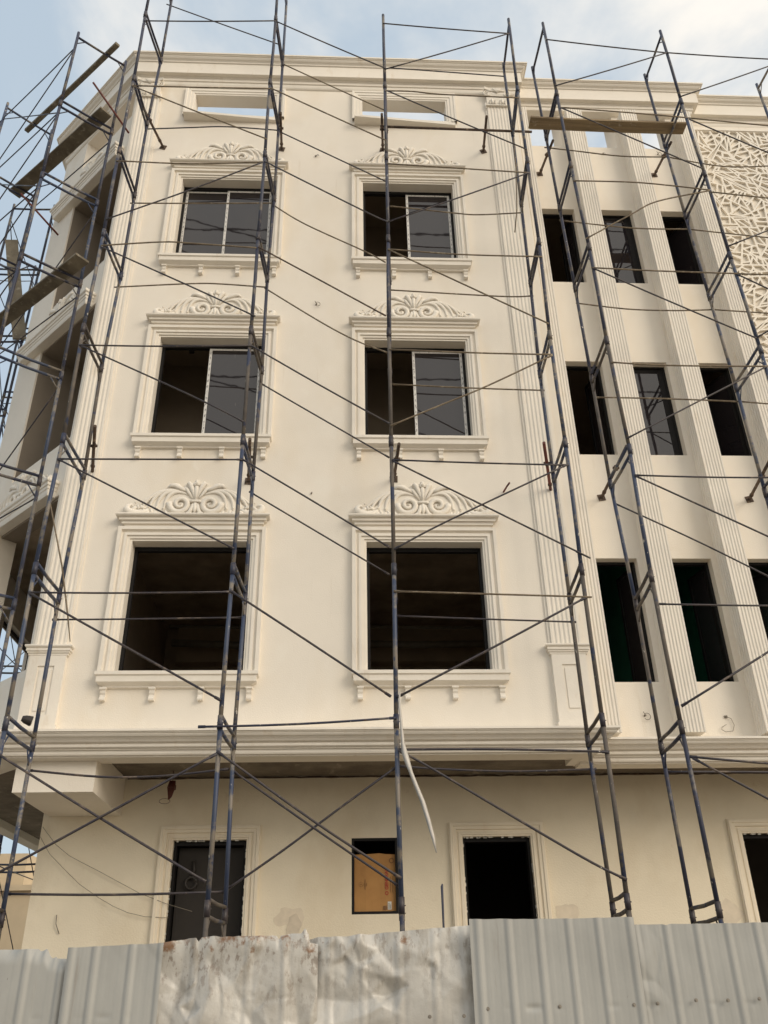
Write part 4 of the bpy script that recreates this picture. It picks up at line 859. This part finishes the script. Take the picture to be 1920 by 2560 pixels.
# hanging plastic strip
mb = MB(); pts = [(.64, 3.00, .012), (.635, 2.85, .02), (.65, 2.6, .022), (.66, 2.43, .03), (.675, 2.34, .048), (.70, 2.24, .045), (.735, 2.12, .032), (.79, 1.97, .036), (.85, 1.82, .038), (.905, 1.62, .036), (.945, 1.45, .028), (.97, 1.31, .010)]
rings = []
for i, (x, z, w) in enumerate(pts):
    y = -1.60 - .01 * math.sin(i * 1.3); rings.append([(x - w * .7, y, z), (x, y - .014, z + .004), (x + w * .7, y + .004, z), (x + w * .2, y + .010, z)])
mb.loops(rings); tag(mb.build('plastic_strip', 'plastic'), 'pale plastic strip tied to the middle scaffold post and dangling below the ledge', 'plastic strip')

# ---- planks
def plank(a, b, w, wd, m, label, th=.038, group='planks lying on the scaffolds'):
    a, b = Vector(a), Vector(b); d_ = (b - a).normalized(); wd = Vector(wd); wd = (wd - d_ * wd.dot(d_)).normalized(); u = d_.cross(wd).normalized(); mb = MB(); n = 8; rings = []
    for i in range(n + 1):
        p = a.lerp(b, i / n) - Vector((0, 0, .02)) * math.sin(math.pi * i / n); rings.append([p - wd * w / 2 - u * th / 2, p + wd * w / 2 - u * th / 2, p + wd * w / 2 + u * th / 2, p - wd * w / 2 + u * th / 2])
    mb.loops(rings, smooth=False); return tag(mb.build('plank', m), label, 'plank', group)
plank((3.30, -1.02, 13.62 + .04), (6.12, -1.02, 13.57 + .04), .23, (0, 1, 0), 'wood', 'wide brown plank lying across the right scaffold in front of the attic openings')
def off(a, b, t, e): # point between the two corner towers; t = 0 outer, 1 inner
    p = Vector((*a[0], 0)).lerp(Vector((*a[1], 0)), t); q = Vector((*b[0], 0)).lerp(Vector((*b[1], 0)), t); d_ = (q - p).normalized(); return p - d_ * e, q + d_ * e
NRM = (-.66, -.75, 0)
p, q = off((CA, CB), (CE, CF), .62, .30); plank(p + Vector((0, 0, 15.85)), q + Vector((0, 0, 15.85)), .09, NRM, 'wood2', 'narrow dark plank high above the left corner, topmost of the planks', .06)
p, q = off((CA, CB), (CE, CF), .70, .25); plank(p + Vector((0, 0, 13.98)), q + Vector((0, 0, 13.98)), .24, NRM, 'wood2', 'wide old plank beside the roof cornice at the left corner')
p, q = off((CA, CB), (CE, CF), .72, .45); plank(p + Vector((0, 0, 10.26)), q + Vector((0, 0, 10.26)), .24, NRM, 'wood2', 'wide old plank crossing in front of the second floor loggia ornament')
plank((-7.10, 2.62, 14.3), (-6.33, 2.40, 11.4), .25, (1, .2, 0), 'wood2', 'wide board leaning upright against the corner scaffold at the left edge')
plank((-7.45, 4.4, 10.2), (-7.1, 8.0, 10.26), .30, (1, 0, 0), 'wood2', 'dark plank lying on the farther scaffold at the left edge')

# ================================================================= FENCE
fence = root('hoarding', (0, -4, -1.6), 'grey corrugated sheet metal hoarding running across the foreground, crumpled in the middle', 'fence')
from mathutils.bvhtree import BVHTree
from mathutils.geometry import delaunay_2d_cdt
def facets(x0, x1, z0, z1, n, amp, seed, streak=1.0):
    rg = random.Random(seed); pts = [Vector((rg.uniform(x0, x1), rg.uniform(z0, z1))) for _ in range(n)] + [Vector(p) for p in ((x0, z0), (x1, z0), (x0, z1), (x1, z1))]
    v, e, f, *_ = delaunay_2d_cdt(pts, [], [], 0, 1e-5)
    t = BVHTree.FromPolygons([(p.x, rg.uniform(-amp, amp) * (.35 + .65 * rg.random()), p.y) for p in v], [tuple(q) for q in f])
    def h(x, z):
        r = t.ray_cast(Vector((x, 9, z)), Vector((0, -1, 0))); return r[0].y if r[0] is not None else 0.0
    return h
def sheet(x0, x1, yb, topf, m, ribs, crumple=0.0, lab=None, lean=0.0, seed=0, foldtop=0.0):
    mb = MB(); dx = .010 if crumple else .0085; nx = int((x1 - x0) / dx); zs = [-1.6, -1.2, -.8, -.5] + [(-.32 + .0115 * i) for i in range(200) if -.32 + .0115 * i < .36]
    rg = random.Random(seed); sd = Vector((seed * 3.7, 1.3, seed * 1.1)); ids = []
    if crumple: h1, h2, h3 = facets(x0 - .2, x1 + .2, -1.8, .8, int(46 * (x1 - x0)), .034, seed), facets(x0 - .2, x1 + .2, -1.8, .8, int(300 * (x1 - x0)), .019, seed + 1), facets(x0 - .2, x1 + .2, -1.8, .8, int(1500 * (x1 - x0)), .0028, seed + 2)
    for j, z in enumerate(zs + [None]):
        row = []
        for i in range(nx + 1):
            x = x0 + (x1 - x0) * i / nx; zt = topf(x); zz = zt if z is None else (z if z < .2 else .2 + (z - .2) * (zt - .2) / .17); xx = x + lean * (zz - .3)
            y = yb
            for c in ribs:
                u = abs(x - c); y -= (.012 if not crumple else .007) * (1 - min(1, max(0, (u - .010) / .022)))
                if .045 < u < .085: y -= .0012
            if crumple:
                f = min(1, max(0, (zz + .7) / .5)); p = Vector((x * 1.0, 0, zz)) + sd
                a1 = min(1.1, max(.12, noise.noise(p * 1.7) * 1.6 + .62)); wx = x + .01 * noise.noise(p * 6); wz = zz + .01 * noise.noise(p * 6 + sd)
                y += crumple * f * (h1(wx, wz) * .9 + a1 * h2(wx, wz) + a1 * h3(wx, wz))
            else:
                p = Vector((x, 0, zz)) + sd; y += .004 * noise.noise(p * 2.5)
                dn = (zz + .06) / .018      # dented line where the sheets are nailed to the rail
                y += .008 * math.exp(-dn * dn) * max(0, noise.noise(Vector((x * 7, seed, 0)))) * 2
                dd = noise.voronoi(p * 3.1)[0]; k = max(0, noise.noise(p * 1.7 + Vector((5, 0, 0))) - .22); y += k * (dd[1] - dd[0]) * -.10
            if foldtop and zz > zt - .10: y += foldtop * ((zz - zt + .10) / .10) ** 2 * (.5 + noise.noise(Vector((x * 6, seed, 2))))
            row.append((xx, y, zz))
        ids.append(mb.p(row))
    for a, b in zip(ids[:-1], ids[1:]):
        for k in range(nx): mb.face((a + k, a + k + 1, b + k + 1, b + k), True)
    o = tag(mb.build('sheet', m, fence), lab)
    return o
def screw(par, x, z, y=-4.03):
    mb = MB(); mb.tube([(x, y, z), (x, y - .008, z)], .013, 10, smooth=False); mb.tube([(x, y - .008, z), (x, y - .014, z)], .007, 6, smooth=False); mb.build('screw', 'steel', par)
nz = lambda x, s=9., a=.004: a * noise.noise(Vector((x * s, 3, 1)))
def top1(x):
    t = .372 + nz(x)
    if x > -2.16: t = .372 - .055 * min(1, (x + 2.16) / .10) + .03 * math.exp(-((x + 2.10) / .02) ** 2) + .01 * noise.noise(Vector((x * 30, 0, 0)))
    if x > -2.02: t = .31 - (x + 2.02) * .05
    return t
s1 = sheet(-3.4, -1.90, -3.985, top1, 'sheet', [-3.1, -2.85, -2.6, -2.22, -1.97], 0, 'left grey sheet with torn dipping top edge', seed=1, foldtop=.10)
s2 = sheet(-1.93, -1.262, -4.03, lambda x: .372 + (x + 1.93) * .03 + nz(x), 'sheet', [-1.90, -1.735, -1.48, -1.275], 0, 'smooth grey sheet overlapping the crumpled one', seed=2)
def top3(x):
    t = .385 + .045 * min(1, max(0, (x + 1.40) / .35)) + .004 * noise.noise(Vector((x * 25, 0, 4)))
    for c, h, w in ((-1.03, -.03, .012), (-.93, .008, .03), (-.45, -.03, .008), (-.34, .015, .06), (-.262, .045, .018)): t += h * math.exp(-((x - c) / w) ** 2)
    if x > -.235: t -= .05 + .10 * (x + .235)
    return t
s3 = sheet(-1.42, -.165, -3.99, top3, 'sheetd', [-1.05, -.66, -.40], 2.6, 'badly crumpled dirty white sheet with rust along its torn top', seed=3, foldtop=.05)
s4 = sheet(-.235, .965, -3.93, lambda x: .405 + .075 * min(1, max(0, (x + .235) / 1.2)) + .006 * noise.noise(Vector((x * 11, 0, 9))) + .01 * math.exp(-((x + .15) / .05) ** 2), 'sheetw', [-.08, .16, .42, .68, .90], 1.9, 'crumpled whitish sheet left of the tall grey sheet', seed=8, foldtop=.03)
s5 = sheet(.935, 2.155, -4.035, lambda x: .512 - .012 * (x - .94) + nz(x) + .01 * math.exp(-((x - 2.1) / .3) ** 2), 'sheet', [.995, 1.22, 1.445, 1.665, 1.885, 2.12], 0, 'tall smooth grey sheet in front of the middle doorway', seed=5)
s6 = sheet(2.12, 4.3, -4.0, lambda x: .458 + nz(x, 6) - .008 * math.exp(-((x - 2.4) / .02) ** 2), 'sheet', [2.165, 2.40, 2.63, 2.86, 3.08, 3.31, 3.54, 3.77], 0, 'grey sheet at the right end below the scaffold feet', seed=6)
for par, x, z in ((s5, 1.03, -.06), (s5, 1.54, -.055), (s5, 2.07, -.055), (s6, 2.24, -.05), (s6, 2.52, -.035), (s6, 2.75, -.04), (s6, 2.98, -.035), (s4, .62, -.10), (s4, .86, -.10)): screw(par, x, z)
mb = MB(); mb.box(-3.4, 4.3, -3.90, -3.86, -.12, -.04); mb.box(-3.4, 4.3, -3.90, -3.86, -1.2, -1.12)
for x in (-3.2, -1.6, 0, 1.6, 3.3): mb.box(x, x + .05, -3.859, -3.80, -1.6, .25)
mb.build('rail', 'wood2', fence)

# ================================================================= SMALL THINGS
# cardboard in the small window
cb = root('cardboard', (.455, 1.66, 1.04), 'brown printed cardboard sheet standing in the small ground floor window', 'cardboard')
mb = MB(); xs = [.178, .25, .33, .42, .52, .60, .68, .734]; tops = [1.752, 1.758, 1.757, 1.762, 1.770, 1.757, 1.754, 1.752]
fr = mb.p([(x, 1.655 + .004 * math.sin(i * 2), 1.042) for i, x in enumerate(xs)]); tp = mb.p([(x, 1.660 + .004 * math.sin(i * 2), z) for i, (x, z) in enumerate(zip(xs, tops))])
fb = mb.p([(x, 1.665, 1.042) for x in xs]); tb2 = mb.p([(x, 1.668, z) for x, z in zip(xs, tops)]); n = len(xs)
for k in range(n - 1): mb.face((fr + k, fr + k + 1, tp + k + 1, tp + k)); mb.face((fb + k + 1, fb + k, tb2 + k, tb2 + k + 1)); mb.face((tp + k, tp + k + 1, tb2 + k + 1, tb2 + k))
mb.build('panel', 'card', cb)
def text(s, x, z, size, m, rot, par, y=1.648, name='printed_text'):
    cu_ = bpy.data.curves.new('t', 'FONT'); cu_.body = s; cu_.size = size; cu_.align_x = 'CENTER'; cu_.align_y = 'CENTER'; cu_.extrude = .0006; cu_.offset = .0012
    t_ = bpy.data.objects.new('t', cu_); COL.objects.link(t_); dg = bpy.context.evaluated_depsgraph_get(); me = bpy.data.meshes.new_from_object(t_.evaluated_get(dg)); bpy.data.objects.remove(t_)
    me.transform(Matrix.Translation(Vector((x, y, z)) - WORLD[par.name]) @ Matrix.Rotation(R(90), 4, 'X') @ Matrix.Rotation(R(rot), 4, 'Z'))
    me.materials.clear(); me.materials.append(M[m]); o = bpy.data.objects.new(name, me); COL.objects.link(o); o.parent = par; return o
text('O GENERAL', .615, 1.405, .062, 'redink', 90, cb)
mb = MB()
def ring(mb, x, z, r, w, y=1.647, n=20):
    i = mb.p([(x + (r if k % 2 else r - w) * math.cos(2 * math.pi * (k // 2) / n), y, z + (r if k % 2 else r - w) * math.sin(2 * math.pi * (k // 2) / n)) for k in range(2 * n)])
    for k in range(n): a = i + 2 * k; b = i + 2 * ((k + 1) % n); mb.face((a, a + 1, b + 1, b))
ring(mb, .685, 1.672, .034, .011); ring(mb, .268, 1.375, .030, .003)
for (x0, x1, z0, z1) in ((.318, .326, 1.31, 1.44), (.340, .346, 1.355, 1.395), (.662, .668, 1.27, 1.47), (.690, .695, 1.27, 1.47), (.565, .609, 1.06, 1.11)): mb.box(x0, x1, 1.6465, 1.6485, z0, z1)
mb.build('print', 'dkink', cb); text('1', .268, 1.375, .034, 'dkink', 90, cb)
mb = MB(); mb.box(.622, .672, 1.6462, 1.6488, 1.062, 1.160); lb = mb.build('shipping_label', 'label', cb)
mb = MB()
for k in range(7): mb.box(.627 + .003 * (k % 2), .640, 1.6452, 1.646, 1.07 + k * .011, 1.075 + k * .011)
for k in range(3): mb.box(.646 + k * .007, .649 + k * .007, 1.6452, 1.646, 1.07, 1.14 - .01 * k)
mb.build('label_print', 'blackink', lb)
# cable ends on the walls
def cable_end(x, y, z, kind, label):
    mb = MB(); mb.tube([(x, y, z), (x + .01, y - .03, z + .005)], .012, 7)
    if kind == 0: mb.tube([(x - .02, y - .02, z), (x + .05, y - .03, z + .02)], .008, 6); mb.tube([(x + .04, y - .03, z + .03), (x + .06, y - .03, z + .0)], .006, 5)
    if kind == 1:
        pts = [(x + .045 * math.cos(a) + .025, y - .035, z - .015 + .045 * math.sin(a)) for a in [2.4 - i * .5 for i in range(11)]]; mb.tube(pts, .0045, 5); mb.tube([(x + .0, y - .03, z + .01), (x - .02, y - .04, z + .05)], .0045, 5)
    if kind == 2:
        mb.tube([(x, y - .02, z), (x + .06, y - .03, z - .03), (x + .085, y - .03, z - .12), (x + .05, y - .03, z - .20), (x - .05, y - .03, z - .21), (x - .10, y - .03, z - .18), (x - .09, y - .03, z - .15), (x - .02, y - .03, z - .11)], .004, 5)
        mb.box(x - .02, x + .02, y - .02, y, z - .015, z + .015)
    if kind == 3: mb.tube([(x, y - .02, z), (x + .02, y - .05, z - .02), (x + .05, y - .05, z - .09)], .003, 5); mb.tube([(x, y - .02, z), (x - .01, y - .05, z - .03), (x - .005, y - .05, z - .08)], .003, 5)
    tag(mb.build('cable_end', 'wire' if kind else 'steel'), label, 'cable end', 'cable ends sticking out of the wall')
cable_end(-.55, 0, 13.89, 0, 'small cable stub on the wall between the two top floor windows')
cable_end(-.47, 0, 10.19, 1, 'looped cable end on the wall between the second floor ornaments')
cable_end(-.47, 0, 6.51, 4, 'tiny round cable stub on the wall between the lowest ornaments')
cable_end(4.08, .4, 3.29, 1, 'looped cable end below the first lowest narrow window')
cable_end(5.19, .4, 3.27, 2, 'long curling cable end below the second lowest narrow window')
cable_end(5.15, .4, 14.68, 3, 'thin frayed wires below the second attic opening between the fins')
cable_end(6.27, .4, 14.70, 1, 'small wire loop below the third attic opening between the fins')
# cable bundle hanging under the overhang
mb = MB(); mb.tube([(-2.30, 1.2, 2.81), (-2.30, 1.2, 2.66)], .004, 5)
for k in range(6):
    o = .012 * (k - 2.5); mb.tube([(-2.30 + o, 1.2 + .01 * (k % 3), 2.67), (-2.305 + o * 1.6, 1.19, 2.58), (-2.315 + o * .6, 1.2, 2.46), (-2.33, 1.2, 2.42)], .009, 6)
mb.tube([(-2.30, 1.2, 2.64), (-2.25, 1.2, 2.60), (-2.25, 1.2, 2.55), (-2.29, 1.2, 2.54)], .006, 5)
mb.tube([(-2.33 + .075 * math.cos(a) - .05, 1.2, 2.40 + .035 * math.sin(a)) for a in [i * .7 for i in range(10)]], .003, 5)
tag(mb.build('cable_bundle', 'cablered'), 'dark red bundle of cables hanging from the concrete soffit', 'cable')
thing_tube('loose_wire', [(-4.049, 1.55, 2.147), (-3.84, 1.55, 1.92), (-3.635, 1.55, 1.773), (-3.4, 1.55, 1.66), (-3.226, 1.55, 1.58), (-2.9, 1.55, 1.42), (-2.661, 1.55, 1.303), (-2.3, 1.55, 1.17), (-1.947, 1.55, 1.07)], .0035, 'wire', 'upper thin wire drooping across the ground floor wall to the left doorway', 'wire', 5, 'thin wires on the ground floor wall')
thing_tube('loose_wire', [(-4.067, 1.55, 2.028), (-3.9, 1.55, 1.80), (-3.668, 1.55, 1.6), (-3.45, 1.55, 1.42), (-3.18, 1.55, 1.254), (-2.98, 1.55, 1.15), (-2.782, 1.55, 1.069), (-2.553, 1.55, 1.017), (-2.245, 1.55, .999)], .0035, 'wire', 'lower thin wire drooping across the ground floor wall to the left doorway', 'wire', 5, 'thin wires on the ground floor wall')
thing_tube('wall_rod', [(-3.694, 1.58, 1.057), (-3.68, 1.56, .948), (-3.628, 1.58, .833)], .006, 'steel', 'short bent steel rod sticking out of the ground floor wall at far left', 'rod', 5)
# dangling lamp cable inside the left doorway
mb = MB(); mb.tube([(-2.02, 1.80, 1.72), (-2.00, 1.79, 1.62), (-2.02, 1.80, 1.52)], .022, 7); mb.tube([(-2.03 + .075 * math.cos(a), 1.80 - .02, 1.44 + .075 * math.sin(a)) for a in [i * .6 for i in range(12)]], .018, 7)
tag(mb.build('cable_coil', 'cable'), 'black coil of cable hanging in the left doorway', 'cable')
# small floodlight clamped to the corner scaffold
fl = root('floodlight', (-3.62, -.9, 2.80), 'small round work lamp lying on the lowest rung of the left scaffold', 'lamp')
T3 = Matrix.Translation((-3.60, -.9, 2.90)) @ Matrix.Rotation(R(25), 4, 'Z') @ Matrix.Rotation(R(12), 4, 'Y')
mb = MB(T3); mb.tube([(-.10, 0, .0), (-.06, 0, 0), (.01, 0, 0), (.015, 0, 0)], [.030, .048, .060, .056], 14, smooth=False); mb.build('housing', 'cable', fl)
mb = MB(T3); mb.tube([(.016, 0, 0), (.024, 0, 0)], [.052, .046], 14, smooth=False); mb.build('lens', 'lens', fl)
# overhead cables across the street, mirrored in the panes
for i, (z0, z1, lab) in enumerate(((19.7, 19.6, 'lower level overhead cable mirrored in the second floor panes'), (27.2, 27.0, 'upper level overhead cable mirrored in the top floor panes'))):
    pts = [(-22 + 4.4 * k, -13 - .2 * i, z0 + (z1 - z0) * k / 10 - .5 * math.sin(math.pi * k / 10)) for k in range(11)]
    thing_tube('overhead_cable', pts, .032, 'cable', lab, 'cable', 6, 'overhead cables mirrored in the window panes')
for i, (z0, sl_) in enumerate(((17.6, -.30), (25.0, -.34))):
    pts = [(-20 + 4 * k, -13.6, z0 + 1.3 + sl_ * (-20 + 4 * k) * 1.0 - .9 * math.sin(math.pi * k / 10)) for k in range(11)]
    thing_tube('overhead_cable', pts, .032, 'cable', ('slanting overhead cable mirrored low in the second floor panes', 'slanting overhead cable mirrored low in the top floor panes')[i], 'cable', 6, 'overhead cables mirrored in the window panes')

# ================================================================= SETTING
mb = MB(); mb.quad((-400, -400, -1.6), (400, -400, -1.6), (400, 400, -1.6), (-400, 400, -1.6)); tag(mb.build('ground', 'ground'), 'sandy ground', kind='structure')
mb = MB(); mb.quad((-200, -20, -1.596), (200, -20, -1.596), (200, -9, -1.596), (-200, -9, -1.596)); tag(mb.build('street', 'street'), 'asphalt street', kind='structure')
h = root('far_house', (-14, 25, -1.6), 'distant cream house seen past the left corner above the fence', 'house')
mb = MB(); panel(-22, -9.2, -1.6, 3.75, [(-11.2, -10.75, 1.9, 2.7), (-13.2, -12.4, 1.6, 2.9), (-10.35, -10.2, 1.2, 2.9)], 24, 24.3, mb=mb); mb.box(-22, -9.2, 24.31, 31, -1.6, 3.74); mb.build('wall', 'far', h)
mb = MB(); mb.box(-22.1, -9.1, 23.8, 31.1, 3.76, 3.95); mb.box(-20, -12, 25, 30, 3.951, 5.2); mb.build('roof', 'far', h)
mb = MB(); mb.box(-11.2, -10.75, 24.1, 24.2, 1.9, 2.7); mb.box(-10.35, -10.2, 24.1, 24.2, 1.2, 2.9); mb.build('window', 'fardark', h)
